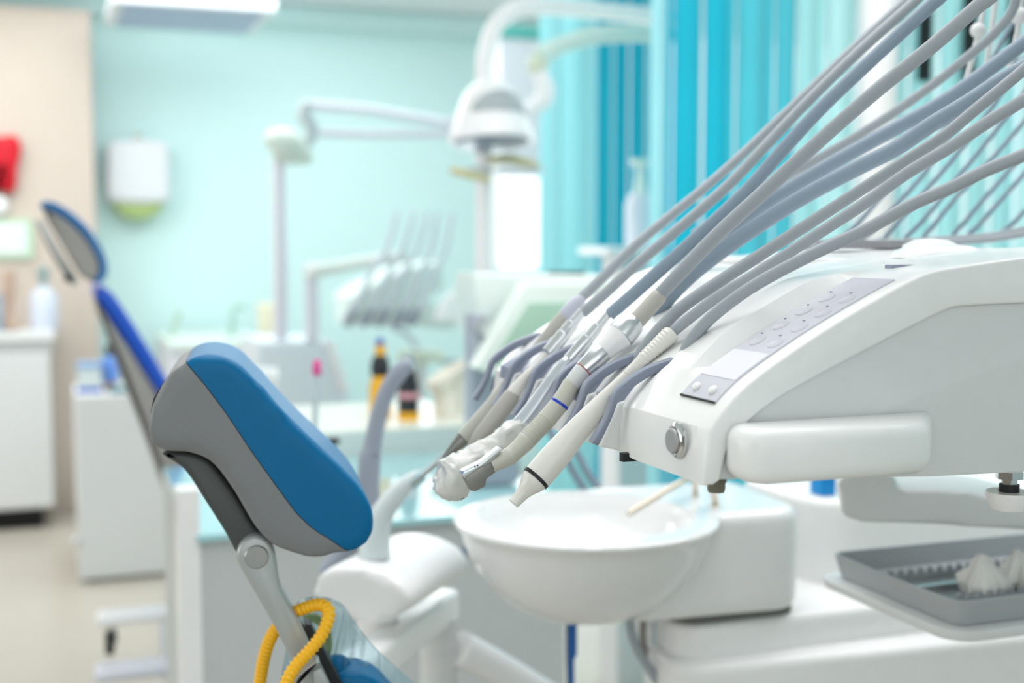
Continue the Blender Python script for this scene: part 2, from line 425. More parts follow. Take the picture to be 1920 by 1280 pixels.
seg_part('red_line', [(1093.5, 695, 36.6), (1095, 693.5, 36.9)], b, mat('red_line', 'A83A38', .5), h)
rr = [(1072, 719, 30), (1070, 721, 33), (1060, 741, 35), (1049, 757, 36), (1030, 780, 36)]
for i in range(11):
    x = 1024 - 3.3 * i; y = 787 + 3.4 * i; rr += [(x, y, 37), (x - 1.2, y + 1.2, 34.5), (x - 2.2, y + 2.3, 37)]
rr += [(984, 829, 36), (975, 838, 34)]
seg_part('body', rr, b, GREIGE, h)
seg_part('blue_ring', [(1050.5, 755, 36.6), (1047.5, 759.5, 37)], b, mat('ring_blue', '1C3FC0', .3), h, label='blue ring')
seg_part('neck', [(988, 826, 33), (975, 838, 34), (958, 853, 33), (955, 855, 35), (951, 857.5, 34), (935, 866, 29), (921, 873, 26)], b, GREIGE, h, 2)
hd = [U(x, y, b - .004) for x, y in [(872, 896), (897, 877), (921, 866), (930, 885), (913, 898), (910, 912), (893, 921), (885, 920)]]
obj('head_block', M().prism(hd, B, .010, .0012), MGREY, h, label='square grey metal head')
pt = [U(x, y, b - .004) for x, y in [(868, 889), (870, 884), (906, 867), (940, 840), (942, 843), (918, 868), (897, 878), (872, 896)]]
obj('head_plate', M().prism(pt, B, .012, .0006), SATIN, h)
for dx in (0, 5): obj('plate_hole', M().lathe(U(890 + dx, 874.5 - dx * .45, b - .0045), [(0, 0), (.0006, 0), (.0006, .001), (0, .001)], 10, -B), BLACK, h)
b = HB[2]
h = thing('dental_handpiece', U(862, 930, b), 'silver handpiece whose head is wrapped in crumpled clear film', 'handpiece', g)
seg_part('stepped_tail', [(1143, 586, 15), (1122, 611, 17), (1121, 612, 21), (1103, 634, 22), (1102, 635, 26), (1068, 675, 27), (1066, 677, 24)], b, SATIN, h)
seg_part('barrel', [(1067, 676, 22), (1060, 683, 27), (1035, 717, 31), (1000, 768, 36), (975, 800, 38)], b, mat('pale_satin', 'D4DAE2', .22, .6), h, 3)
P, R = hp_pts([(985, 796, 40), (960, 815, 50), (930, 838, 50), (900, 858, 52), (870, 880, 72), (847, 898, 82), (828, 904, 62), (818, 902, 26)], b)
mm = M().sweep(P, R, 28, 5)
from mathutils import noise
for v in mm.v:
    q = v.copy(); v += noise.noise_vector(q * 70) * .0026 + noise.noise_vector(q * 190) * .0014 + noise.noise_vector(Vector((q.x + q.z, q.x + q.z, (q.z - q.x) * 4)) * 110) * .0018
obj('film_wrap', mm, mat('crumpled_film', 'E6E7E3', .28, trans=.12, bump=.5, scale=250, coat=.4), h, auto=60, label='crumpled clear protective film')
seg_part('tip', [(872, 916, 14), (864, 926, 22), (858, 933, 16)], b, BLACK, h)
b = HB[3]
h = thing('dental_handpiece', U(880, 845, b), 'pale handpiece with silver stepped coupler, second from the far end', 'handpiece', g)
seg_part('coupler', [(1092, 584, 18), (1074, 606, 20), (1073, 607, 24), (1058, 626, 25), (1057, 627, 27), (1028, 662, 27), (1026, 664, 22)], b, SATIN, h)
seg_part('neck', [(1027, 663, 16), (1008, 685, 15), (990, 703, 20), (972, 724, 24), (960, 740, 28)], b, BEIGE, h, 2)
seg_part('body', [(962, 737, 28), (955, 748, 33), (930, 782, 34), (900, 820, 31), (885, 840, 20)], b, PUTTY, h, 2)
b = HB[4]
h = thing('dental_handpiece', U(790, 895, b), 'greige air syringe with thin metal needle at the far end', 'handpiece', g)
seg_part('connector', [(1092, 558, 20), (1080, 568, 27), (1058, 592, 27), (1055, 595, 24)], b, mat('connector_lavender', 'BFC3D0', .4), h)
seg_part('stem', [(1057, 593, 24), (1045, 606, 25), (1005, 655, 21), (965, 703, 20), (945, 728, 24)], b, PUTTY, h, 2)
seg_part('body', [(946, 727, 24), (920, 765, 32), (890, 800, 33), (868, 822, 30)], b, GREIGE, h, 2)
seg_part('cone', [(868, 822, 27), (862, 829, 27), (845, 845, 16), (832, 858, 8)], b, MGREY, h, 2)
seg_part('needle', [(833, 857, 6), (800, 886, 5), (772, 907, 4)], b, STEEL, h)

# ------------------------------------------------------------------ hoses
def hose(name, pts, d0, d1, w0, w1, mt, label, group, sm=5, seg=14):
    n = len(pts); P = []; R = []
    L = [0]
    for i in range(1, n): L.append(L[-1] + math.dist(pts[i], pts[i - 1]))
    for i, (x, y) in enumerate(pts):
        t = L[i] / L[-1]; d = d0 + (d1 - d0) * t; P.append(W(x, y, d)); R.append((w0 + (w1 - w0) * t) * .5 * d / F)
    if pts[0][0] > pts[-1][0]: P.reverse(); R.reverse()
    e = (P[-1] - P[-2]).normalized(); P += [P[-1] + e * .16 + Z * .01, P[-1] + e * .34 + A * .05]; R += [R[-1]] * 2   # on towards the whip arm beyond the frame
    return tag(obj(name, M().sweep(P, R, seg, sm), mt), label, 'hose', group)
HG = 'instrument hoses rising to the right'
ue = lambda x, y, b: U(x, y, b).y
hose('instrument_hose', [(1083, 565), (1130, 520), (1200, 452), (1309, 362), (1380, 300), (1480, 205), (1600, 90), (1735, -35)], ue(1083, 565, HB[4]), 1.30, 20, 16, HOSE, 'uppermost grey hose, leading to the air syringe at the far end', HG)
hose('instrument_hose', [(1092, 587), (1140, 545), (1200, 490), (1349, 362), (1420, 290), (1505, 200), (1612, 95), (1750, -30)], ue(1092, 587, HB[3]), 1.16, 21, 20, HOSE, 'grey hose second from top, leading to the pale handpiece', HG)
hose('instrument_hose', [(1143, 590), (1200, 540), (1300, 450), (1397, 360), (1470, 278), (1547, 195), (1647, 100), (1747, 8), (1790, -35)], ue(1143, 590, HB[2]), 1.02, 25, 27, HOSEB, 'blue-grey hose leading to the film-wrapped silver handpiece', HG)
hose('instrument_hose', [(1237, 552), (1340, 445), (1432, 360), (1547, 254), (1647, 167), (1747, 87), (1833, 12), (1890, -35)], ue(1237, 552, HB[1]), .90, 27, 28, HOSE, 'thick light grey hose entering the putty cap of the blue-ringed handpiece', HG)
hose('instrument_hose', [(1300, 440), (1390, 380), (1447, 345), (1547, 290), (1647, 230), (1747, 160), (1840, 85), (1880, 45), (1900, 15), (1910, -30)], 1.30, 1.17, 18, 18, HOSE, 'thin grey hose curving up steeply beside the ball-ended rod', HG)
hose('instrument_hose', [(1265, 520), (1330, 455), (1390, 412), (1447, 374), (1547, 314), (1647, 258), (1747, 203), (1813, 160), (1920, 80), (1980, 30)], 1.14, 1.08, 28, 28, HOSEB, 'blue-grey hose passing just below the black wall strips', HG)
hose('instrument_hose', [(1225, 590), (1280, 530), (1340, 480), (1427, 419), (1513, 365), (1613, 312), (1680, 278), (1747, 233), (1813, 193), (1887, 145), (1980, 90)], 1.06, .98, 30, 31, HOSEB, 'thickest blue-grey hose in the middle of the fan', HG)
hose('instrument_hose', [(1185, 690), (1215, 645), (1245, 608), (1290, 567), (1419, 482), (1520, 417), (1620, 352), (1700, 300), (1773, 252), (1827, 207), (1920, 130), (1980, 75)], ue(1185, 690, .18), .93, 25, 22, HOSE, 'grey hose dropping behind the ribbed tail of the cream handpiece', HG)
hose('instrument_hose', [(1259, 624), (1340, 560), (1419, 512), (1520, 447), (1620, 382), (1700, 325), (1780, 277), (1847, 232), (1920, 187), (1980, 150)], ue(1259, 624, HB[0]), .87, 21, 25, HOSE, 'grey hose plugged into the ribbed tail of the cream handpiece', HG)
hose('instrument_hose', [(1283, 672), (1290, 648), (1308, 622), (1345, 585), (1419, 532), (1528, 474), (1620, 432), (1713, 382), (1780, 353), (1847, 320), (1920, 290), (1980, 262)], ue(1283, 672, .10), .82, 24, 25, HOSE, 'lowest thick grey hose, curling down beside the control panel ridge', HG)
HT = 'thin hoses behind the unit'
low = [[(1742, 275), (1700, 318), (1652, 369), (1599, 428), (1560, 452), (1490, 462)],
       [(1800, 220), (1735, 322), (1657, 408), (1630, 438), (1590, 454), (1500, 464)],
       [(1840, 230), (1785, 300), (1715, 380), (1668, 434), (1640, 452), (1510, 462)],
       [(1890, 215), (1780, 352), (1745, 396), (1705, 438), (1672, 456), (1520, 465)],
       [(1945, 198), (1835, 325), (1790, 373), (1736, 438), (1705, 455), (1530, 463)],
       [(1990, 205), (1890, 322), (1840, 378), (1795, 430), (1755, 454), (1560, 462)],
       [(1990, 245), (1925, 320), (1870, 382), (1824, 432), (1780, 455), (1580, 465)],
       [(1990, 325), (1925, 392), (1885, 430), (1840, 449), (1780, 457), (1600, 463)]]
nm = ['leftmost', 'second from left', 'third from left', 'fourth from left', 'fourth from right', 'third from right', 'second from right', 'rightmost']
for i, pts in enumerate(low):
    hose('thin_hose', pts, 1.36 + .012 * i, 1.40 + .012 * i, 9, 9, HOSEB, 'thin grey hose slanting down behind the unit, %s of the slanting ones' % nm[i], HT, 5, 8)
for j, (y0, y1, y2) in enumerate(((430, 446, 458), (438, 452, 464))):
    hose('thin_hose', [(1990, y0 - 16), (1920, y0), (1850, y1 - 3), (1760, y1 + 3), (1650, y2 - 3), (1500, y2)], 1.34 - j * .03, 1.34 - j * .03, 13, 13, HOSE,
         ['grey hose lying nearly level behind the unit deck, the upper one', 'grey hose lying nearly level behind the unit deck, the lower one'][j], HT, 4, 10)
# whip rods with ball joints
RG = 'whip rods above the unit'
def rod(pl, balls, d, label):
    t = thing('whip_rod', W(*pl[0], d), label, 'rod', RG)
    P = [W(x, y, d) for x, y in pl]; P.append(P[-1] + (P[-1] - P[-2]).normalized() * .25)
    obj('shaft', M().sweep(P, [5 * d / F] * len(P), 10), GREYP, t)
    for x, y, r_ in balls: obj('ball_joint', M().ball(W(x, y, d), r_ * d / F, 18, 12), CHROME if 0 else GREYP, t)
rod([(1808, 165), (1832, 75), (1840, 35), (1850, -30)], [(1834, 57, 14)], 1.24, 'thin white rod with ball joint, left of the three rods')
rod([(1848, 135), (1858, 60), (1870, -30)], [], 1.25, 'plain thin white rod between two ball-jointed ones')
rod([(1888, 145), (1908, 60), (1918, -30)], [(1911, 30, 16)], 1.23, 'thin white rod with ball joint at the right edge')

# ------------------------------------------------------------------ near headrest and chair
WD = Vector((-.20, .98, 0)).normalized()
def hr(x, y, k=0.0): return PL(x, y, WD, HK + k)
HK = WD.dot(W(490, 850, 1.02))
blue = catmull([(336, 686), (345, 668), (365, 657), (388, 654), (415, 658), (445, 672), (470, 697), (505, 741), (550, 790), (595, 833), (640, 875), (675, 913), (695, 945), (703, 975), (701, 1000), (690, 1020), (670, 1034), (648, 1041), (628, 1039)], 3)
seam = catmull([(606, 1030), (585, 1013), (560, 987), (520, 933), (470, 862), (420, 788), (380, 735), (350, 701)], 3)
grey = catmull([(337, 688), (322, 692), (300, 724), (282, 760), (273, 800), (277, 828), (292, 843), (312, 849), (350, 850), (385, 862), (411, 887), (440, 930), (466, 975), (490, 1008), (520, 1029), (560, 1043), (590, 1049), (606, 1049), (622, 1040)], 3)
cen = Vector((0, 0, 0))
def pull(pts, cx, cy, kx, ky): return [(cx + (x - cx) * kx, cy + (y - cy) * ky) for x, y in pts]
hrt = thing('headrest', hr(600, 1049), 'near headrest with teal-blue vinyl cushion on a grey shell', 'headrest')
whole = blue + grey[::-1][1:-1]
hmesh = M().prism([hr(x + (3 if x < 500 else 0), y + (10 if y < 720 and x > 336 else 0)) for x, y in whole], WD, .15)
sm_ = [(300, 640), (337, 689), (350, 703), (380, 738), (420, 791), (470, 866), (520, 936), (560, 990), (585, 1015), (606, 1031), (626, 1042), (680, 1080)]
cut1 = M().prism([hr(x, y, -.06) for x, y in sm_ + [(900, 1080), (900, 560), (300, 560)]], WD, .35)
cut2 = M().prism([hr(x - 1.2, y + 1.0, -.06) for x, y in sm_] + [hr(x, y, -.06) for x, y in [(680, 1200), (150, 1200), (150, 640)]], WD, .35)
obj('cushion', soft(hmesh, .004, 16, cut1), BLUE, hrt, auto=50)
obj('shell', soft(hmesh, .004, 14, cut2), SHELL, hrt, auto=50)
sl = [hr(x, y, -.0) + WD * .012 for x, y in [(299, 728), (302, 731), (291, 750), (282, 780), (279, 780), (286, 750)]]
obj('shell_slot', M().prism(sl, WD, .05), DARK, hrt)
pl_ = catmull([(303, 851), (352, 849), (388, 862), (414, 890), (446, 935), (476, 985), (506, 1018), (478, 1050), (446, 1040), (425, 1003), (385, 940), (345, 880)], 3, True)
obj('support_plate', M().prism([hr(x, y, .03) for x, y in pl_], WD, .10, .004), PLATE, hrt, label='dark grey support plate')
arm = [(444, 1048), (452, 1068), (500, 1150), (545, 1235), (575, 1300), (622, 1300), (590, 1225), (560, 1160), (528, 1105), (521, 1065), (515, 1035), (504, 1014), (480, 1004), (458, 1014), (446, 1030)]
obj('pivot_arm', M().prism([hr(x, y, .015) for x, y in catmull(arm, 2, True)], WD, .022, .004), ALU, hrt, label='light grey cast arm')
obj('pivot_cap', M().lathe(hr(481, 1043, .016), [(0, 0), (.0098, 0), (.0098, .002), (.009, .0028), (0, .0028)], 32, -WD), STEEL, hrt, label='brushed steel pivot disc')
obj('pivot_ring', M().lathe(hr(481, 1043, .016), [(0, 0), (.0107, 0), (.0107, .0008), (0, .0008)], 32, -WD), BLACK, hrt)
obj('post', M().sweep([hr(512, 1130, .05), hr(620, 1310, .05)], [.007, .007], 16), STEEL, hrt)

ch = thing('dental_chair', hr(700, 1330, .1), 'blue dental chair back under a clear plastic cover, cut by the bottom edge', 'dental chair')
bk = catmull([(618, 1310), (624, 1280), (642, 1264), (672, 1262), (700, 1272), (725, 1290), (755, 1325), (790, 1370), (640, 1370)], 3, True)
obj('backrest', soft(M().prism([hr(x, y, .03) for x, y in bk], WD, .05), .004, 8), BLUE, ch, auto=60)
obj('upper_pad', M().ball(hr(632, 1256, .06), .014, 16, 10), BLUE, ch)
obj('frame_strip', M().prism([hr(x, y, .02) for x, y in [(570, 1170), (582, 1172), (600, 1205), (650, 1300), (610, 1300), (585, 1225)]], WD, .02, .001), BLACK, ch)
lv = catmull([(540, 1282), (556, 1262), (588, 1241), (596, 1240), (599, 1246), (580, 1260), (562, 1278), (556, 1295)], 3, True)
obj('lever', M().prism([hr(x, y, -.01) for x, y in lv], WD, .02, .003), ALU, ch)
obj('lever_bracket', M().prism([hr(x, y, .0) for x, y in [(585, 1258), (602, 1252), (625, 1300), (590, 1300)]], WD, .02, .002), ALU, ch)
# clear film cover with folds
m = M(); nu, nv = 26, 18
topc = catmull([(548, 1150), (562, 1125), (600, 1118), (640, 1130), (665, 1165), (700, 1210), (745, 1252), (800, 1300)], 4)
botc = catmull([(520, 1300), (535, 1305), (560, 1308), (600, 1310), (650, 1312), (700, 1312), (750, 1312), (800, 1312)], 4)
nn_ = len(topc)
for j in range(nv):
    for i in range(nn_):
        t = j / (nv - 1); x = topc[i][0] * (1 - t) + botc[i][0] * t; y = topc[i][1] * (1 - t) + botc[i][1] * t
        m.v.append(hr(x, y, .02 + .05 * (i / nn_) + .008 * math.sin(i * 1.9 + t * 2) + .004 * math.sin(i * 4.1 + 1) + .05 * (1 - t) * (1 - i / nn_)))
for j in range(nv - 1):
    for i in range(nn_ - 1): k = j * nn_ + i; m.f.append((k, k + 1, k + nn_ + 1, k + nn_))
cv = obj('plastic_cover', m, FILM, ch, auto=0, label='clear bluish plastic cover with folds')
so = cv.modifiers.new('th', 'SOLIDIFY'); so.thickness = .0006
# yellow hose
def corr(pts, k0, k1, w, per, mt, name, label, cat='hose', amp=.12):
    q = catmull([hr(x, y, k0 + (k1 - k0) * i / (len(pts) - 1))[:] for i, (x, y) in enumerate(pts)], 12); q = [Vector(p) for p in q]
    P = []; R = []; acc = 0
    L = sum((q[i + 1] - q[i]).length for i in range(len(q) - 1)); step = per / 6; n = int(L / step); i = 0; seg_l = 0
    pos = 0; cumq = [0]
    for a_, b_ in zip(q, q[1:]): cumq.append(cumq[-1] + (b_ - a_).length)
    for k in range(n):
        s = L * k / n
        while i < len(q) - 2 and cumq[i + 1] < s: i += 1
        t = (s - cumq[i]) / max(1e-9, cumq[i + 1] - cumq[i]); P.append(q[i].lerp(q[i + 1], t))
        R.append(w * .5 * (1 + amp * math.sin(2 * math.pi * s / per)))
    return tag(obj(name, M().sweep(P, R, 16), mt, auto=60), label, cat)
corr([(483, 1310), (490, 1260), (498, 1220), (513, 1185), (540, 1155), (572, 1139), (600, 1133), (615, 1143), (614, 1165), (600, 1195), (578, 1222), (556, 1246), (540, 1272), (528, 1310)], .055, -.03, .0103, .0042, YEL, 'corrugated_hose', 'bright yellow corrugated hose looped around the headrest arm')
corr([(572, 1160), (590, 1158), (608, 1172), (614, 1200), (612, 1225), (600, 1245), (612, 1290)], .09, .07, .0085, .02, OLIVE, 'olive_tube', 'short olive-yellow tube seen through the plastic cover', 'tube', .02)

# ------------------------------------------------------------------ assistant's arm with suction
sa = thing('assistant_holder', W(680, 1168, 1.45), 'white rounded holder head on a jointed arm beside the headrest', 'holder')
DV = Vector((.33, .94, 0)).normalized()
ho = catmull([(586, 1112), (592, 1085), (614, 1066), (660, 1062), (715, 1074), (752, 1098), (770, 1126), (758, 1150), (725, 1163), (675, 1168), (625, 1154), (597, 1135)], 3, True)
obj('head', soft(M().prism([W(x, y, 1.42) for x, y in ho], DV, .19), .005, 14), WHITE, sa, auto=60)
obj('swivel', M().lathe(W(708, 1200, 1.50), [(0, 0), (.024, 0), (.024, .002), (.022, .003), (.024, .005), (.025, .03), (0, .03)], 28), WHITE, sa)
p0 = W(822, 1142, 1.62); p1 = QZ(672, 1262, p0.z); dr = (p1 - p0); ln = dr.length; dr.normalize(); sd = dr.cross(Z).normalized()
bm_ = M().box(p0 - sd * .02 - dr * .03 - Z * .02, ln + .05, .042, .042, dr, sd)
obj('beam', bm_, WHITE, sa, bevel=.008)
pc_ = W(822, 1200, 1.62)
obj('post', M().lathe(Vector((pc_.x, pc_.y, 0.02)), [(0, 0), (.024, 0), (.024, p0.z - .075), (.0225, p0.z - .074), (.0225, p0.z - .071), (.024, p0.z - .07), (.025, p0.z - .03), (0, p0.z - .03)], 28), GREYP, sa)
obj('lower_arm', M().sweep([W(860, 1215, 1.62), W(950, 1262, 1.66), W(1060, 1330, 1.7)], [.024, .022, .022], 20, 3), WHITE, sa)
def wp(data, d): return [W(x, y, d) for x, y, w in data], [w * .5 * d / F for x, y, w in data]
sj = thing('suction_handpiece', W(702, 1040, 1.47), 'translucent white suction handpiece standing in the rounded holder', 'suction tip')
obj('grip', M().sweep(*wp([(702, 1042, 62), (704, 1005, 56), (714, 968, 46), (742, 928, 38), (768, 902, 30), (788, 888, 18)], 1.47), 24, 4), mat('suction_pale', 'D6E2E4', .25), sj, label='pale grip')
obj('tip', M().sweep(*wp([(782, 893, 16), (800, 882, 12), (815, 868, 9), (832, 848, 8)], 1.47), 14, 3), mat('suction_tip', 'DCE8EC', .2, trans=.3), sj)
obj('collar', M().sweep(*wp([(770, 905, 30), (785, 895, 28), (796, 890, 22)], 1.47), 20), mat('suction_collar', 'A9C6CC', .3), sj)
tag(obj('saliva_hose', M().sweep(*wp([(772, 682, 26), (752, 694, 34), (728, 728, 32), (712, 770, 32), (702, 815, 33), (696, 850, 36), (694, 852, 41), (691, 900, 42), (689, 950, 42), (650, 1030, 44), (612, 1075, 40)], 1.62), 20, 3), mat('slate_hose', '98A1B0', .45)), 'curved slate-grey saliva ejector standing behind the headrest', 'saliva ejector')

# ------------------------------------------------------------------ cuspidor
cz = CAMZ - .325
bc = Vector(((1100 - 960) / 2400 * 1.5, 1.5, cz))
cu = thing('cuspidor', Vector((bc.x + .3, 1.6, 0)), 'white dental spittoon unit with round bowl under the handpieces', 'cuspidor')
out = [(0, -.118), (.05, -.116), (.085, -.102), (.115, -.078), (.136, -.045), (.146, -.015), (.149, -.004), (.146, .001), (.140, .003), (.132, .002), (.126, -.004), (.118, -.02), (.095, -.045), (.055, -.062), (.0, -.066)]
fo = W(1190, 980, 1.486 - .05); fl = W(1330, 975, 1.486); fr = W(1516, 960, 1.54); 
def blk(p, q, depth, z0, z1, r_):        # rounded upright block: p,q = front ends on plan
    ax_ = (q - p); ax_.z = 0; L_ = ax_.length; ax_.normalize(); bx_ = Vector((-ax_.y, ax_.x, 0)); pts = []
    for cx_, cy_, a0 in ((r_, r_, 180), (L_ - r_, r_, 270), (L_ - r_, depth - r_, 0), (r_, depth - r_, 90)):
        for k in range(7):
            a = math.radians(a0 + 15 * k); pts.append(Vector((p.x, p.y, z0)) + ax_ * (cx_ + r_ * math.cos(a)) + bx_ * (cy_ + r_ * math.sin(a)))
    return M().prism(pts, Z, z1 - z0, min(.012, r_ * .5), 4)
Fp = lambda px, off=0.0: PL(px, 900, B, B.dot(fl) + off)
o2 = catmull([(0, -.122), (.05, -.119), (.085, -.106), (.115, -.082), (.138, -.048), (.149, -.015), (.152, .0), (0, .0)], 3)
inn = catmull([(.131, .02), (.129, .002), (.123, -.010), (.115, -.026), (.095, -.047), (.055, -.062), (.0, -.066)], 3)
cm = M().lathe(bc, [(max(r_, 0), h_) for r_, h_ in o2], 64); b2 = blk(Fp(1175, .015), Fp(1520, .0), .21, cz - .126, cz, .04); cm.add(b2.v, b2.f)
cutb = M().lathe(bc, [(0, .02)] + [(max(r_, 0), h_) for r_, h_ in inn], 96)
obj('bowl', soft(cm, .004, 18, cutb, 'DIFFERENCE'), CERAM, cu, auto=50)
z1 = cz - .134
obj('shadow_gap', blk(Fp(1275, .016), Fp(1506, .016), .17, z1 - .002, cz - .12, .03), mat('gap_shade_taupe', '5E605A', .6), cu)  # dark block stands for the shade in the joint under the bowl
obj('base_ledge', blk(Fp(1282, .015), Fp(2100, .015), .16, z1 - .05, z1, .04), UNITW, cu, auto=50)
obj('base_body', blk(Fp(1276, -.008), Fp(2100, -.05), .15, .0, z1 - .042, .05), UNITW, cu, auto=50)
obj('column', blk(Fp(1545, .10), Fp(2100, .10), .25, z1 - .01, cz - .02, .07), UNITW, cu, auto=50)
tp = thing('water_spout', W(1300, 940, 1.62), 'beige metal water spout arching over the spittoon bowl', 'spout', 'taps on the spittoon')
CHM = mat('warm_metal', 'CFC6B6', .25, .7)
obj('pipe', M().sweep([W(1178, 963, 1.50), W(1228, 932, 1.53), W(1272, 906, 1.56), W(1296, 893, 1.59), W(1303, 905, 1.61), W(1304, 942, 1.62)], [.0042] * 6, 12, 4), CHM, tp)
obj('foot', M().ball(W(1300, 938, 1.61), .011, 16, 9, .6), CHM, tp)
tp = thing('water_spout', W(1338, 958, 1.56), 'short beige metal filler tap on the spittoon deck, nearer the camera', 'spout', 'taps on the spittoon')
obj('pipe', M().sweep([W(1312, 900, 1.50), W(1326, 903, 1.52), W(1336, 920, 1.54), W(1345, 956, 1.56)], [.0042] * 4, 12, 4), CHM, tp)
obj('foot', M().ball(W(1338, 953, 1.555), .011, 16, 9, .6), CHM, tp)
BL = mat('hose_blue', '0B5CA8', .35)
tag(obj('blue_hose', M().sweep([W(1073, 1150, 1.6), W(1073, 1226, 1.6), W(1071, 1236, 1.6), W(1071, 1300, 1.6)], [.0062, .0062, .0042, .0042], 12), BL), 'bright blue drain hose hanging below the spittoon bowl', 'hose')
tag(obj('olive_cable', M().sweep([W(1064, 1150, 1.62), W(1064, 1230, 1.62), W(1066, 1300, 1.62)], [.002] * 3, 8), mat('cable_olive', '6C705C', .5)), 'thin olive cable beside the blue drain hose', 'cable')
for i, (pts, w, mt, lb) in enumerate([([(1180, 1150), (1185, 1190), (1200, 1225), (1225, 1265), (1250, 1300)], 16, HOSE, 'grey drain hose bending under the bowl, left of the pair'),
                                      ([(1208, 1150), (1205, 1190), (1212, 1230), (1235, 1262), (1275, 1300)], 13, mat('taupe_hose', '8D8A86', .5), 'taupe drain hose bending under the bowl, right of the pair')]):
    tag(obj('drain_hose', M().sweep([W(x, y, 1.53 + .03 * i) for x, y in pts], [w * .5 * 1.66 / F] * len(pts), 12, 4), mt), lb, 'hose', 'drain hoses under the bowl')
tag(obj('supply_pipe', M().sweep([W(1234, 1140, 1.56), W(1232, 1215, 1.56), W(1240, 1310, 1.56)], [.0055] * 3, 12), mat('pale_aqua_pipe', 'BBD5DC', .3)), 'pale aqua supply pipe beside the drain hoses', 'pipe')

for i, (x0, x1) in enumerate(((1056, 1108), (1082, 1140))):
    tag(obj('hanging_cable', M().sweep([W(x0 - 30, 800, 1.75), W(x0, 850, 1.75), W(x0 + 22, 890, 1.75), W(x1, 935, 1.75), W(x1 + 60, 1010, 1.78)], [.0055] * 5, 10, 3), HOSEB), 'slate cable slanting behind the bowl, %s of two' % ('left', 'right')[i], 'cable', 'cables behind the bowl')
# swing arm of the delivery unit
sw = thing('swing_arm', W(1640, 980, 1.40), 'pale grey rounded swing arm under the delivery unit', 'arm')
sp_ = catmull([(1578, 890), (1577, 940), (1580, 966), (1600, 977), (1640, 981), (1760, 986), (1960, 999), (2100, 1008), (2100, 1000), (1990, 975), (1920, 948), (1840, 928), (1760, 919), (1690, 918), (1678, 908), (1676, 890)], 3, True)
obj('casting', soft(M().prism([W(x, y, 1.30) for x, y in sp_], Vector((.2, 1, 0)), .12), .005, 8), GREYP, sw, auto=60)

# instrument tray
tl = W(1555, 1035, 1.395); tz = tl.z
tr = thing('instrument_tray', tl + A * .2 - B * .1 - Z * .03, 'grey metal instrument tray with serrated rails at lower right', 'tray')
la, lb = .50, .212; th_ = .004; hh = .022
def tb(a0, b0, a1, b1, z0, z1): return M().box(Vector((tl.x, tl.y, tz)) + A * a0 - B * b1 + Z * z0, a1 - a0, b1 - b0, z1 - z0)
def rtray(r_, inset, z0):
    pts = []
    for cx_, cy_, a0 in ((inset + r_, -inset - r_, 90), (inset + r_, -lb + inset + r_, 180), (la - inset - r_, -lb + inset + r_, 270), (la - inset - r_, -inset - r_, 0)):
        for k in range(6):
            a = math.radians(a0 + 18 * k); pts.append(Vector((tl.x, tl.y, z0)) + A * (cx_ + r_ * math.cos(a)) + B * (cy_ + r_ * math.sin(a)))
    return pts
m = M()
R0, R1, R2, R3 = rtray(.014, 0, tz), rtray(.013, .003, tz), rtray(.012, .008, tz - hh), rtray(.013, .006, tz - hh - .003)
n = len(R0); m.v = [p.copy() for q in (R3, R0, R1, R2) for p in q]
for k in range(3):
    for i in range(n): m.f.append((k * n + i, k * n + (i + 1) % n, (k + 1) * n + (i + 1) % n, (k + 1) * n + i))
m.f.append(tuple(range(n))); m.f.append(tuple(range(3 * n, 4 * n)))
obj('pan', m, TRAYM, tr, auto=50)
for bb, z_ in ((.055, .006), (.165, .010)):
    m = M(); m.box(Vector((tl.x, tl.y, tz - hh)) + A * .03 - B * (bb + .004), la - .06, .004, z_)
    for i in range(34):
        p = Vector((tl.x, tl.y, tz - hh + z_)) + A * (.035 + i * .0128) - B * (bb + .004)
        m.add([p, p + A * .008, p + A * .008 + B * .004, p + B * .004, p + A * .002 + Z * .006, p + A * .006 + Z * .006, p + A * .006 + B * .004 + Z * .006, p + A * .002 + B * .004 + Z * .006],
              [(0, 3, 2, 1), (4, 5, 6, 7), (0, 1, 5, 4), (1, 2, 6, 5), (2, 3, 7, 6), (3, 0, 4, 7)])
    obj('serrated_rail', m, TRAYM, tr)
obj('centre_rib', tb(.02, .10, la - .02, .106, -hh, -hh + .007), SATIN, tr, bevel=.001)
su = rtray(.03, -.012, tz - hh - .014)
obj('support_plate', M().prism(su, Z, .010, .002), GREYP, tr, label='pale support plate under the tray')
def gauze(name, px, py, r_, label):
    c = QZ(px, py, tz - hh + .012); m = M().lathe(c - Z * .01, [(r_ * .5, 0), (r_ * .95, .004), (r_, .012), (r_ * .62, .026), (r_ * .2, .040), (0, .044)], 36)
    for v in m.v:
        a = math.atan2(v.y - c.y, v.x - c.x); f_ = 1 + .22 * math.sin(3 * a + px) + .12 * math.sin(7 * a)
        v.x = c.x + (v.x - c.x) * f_; v.y = c.y + (v.y - c.y) * f_; q = v.copy(); v.x += 0; v += noise.noise_vector(q * 60) * .006 + noise.noise_vector(q * 170) * .004
    return tag(obj(name, m, COTTON, auto=25), label, 'gauze', 'gauze wads on the tray')
gauze('gauze_wad', 1842, 1098, .024, 'crumpled white gauze wad on the tray, the left one')
gauze('gauze_wad', 1908, 1088, .024, 'crumpled white gauze wad on the tray, at the right edge')

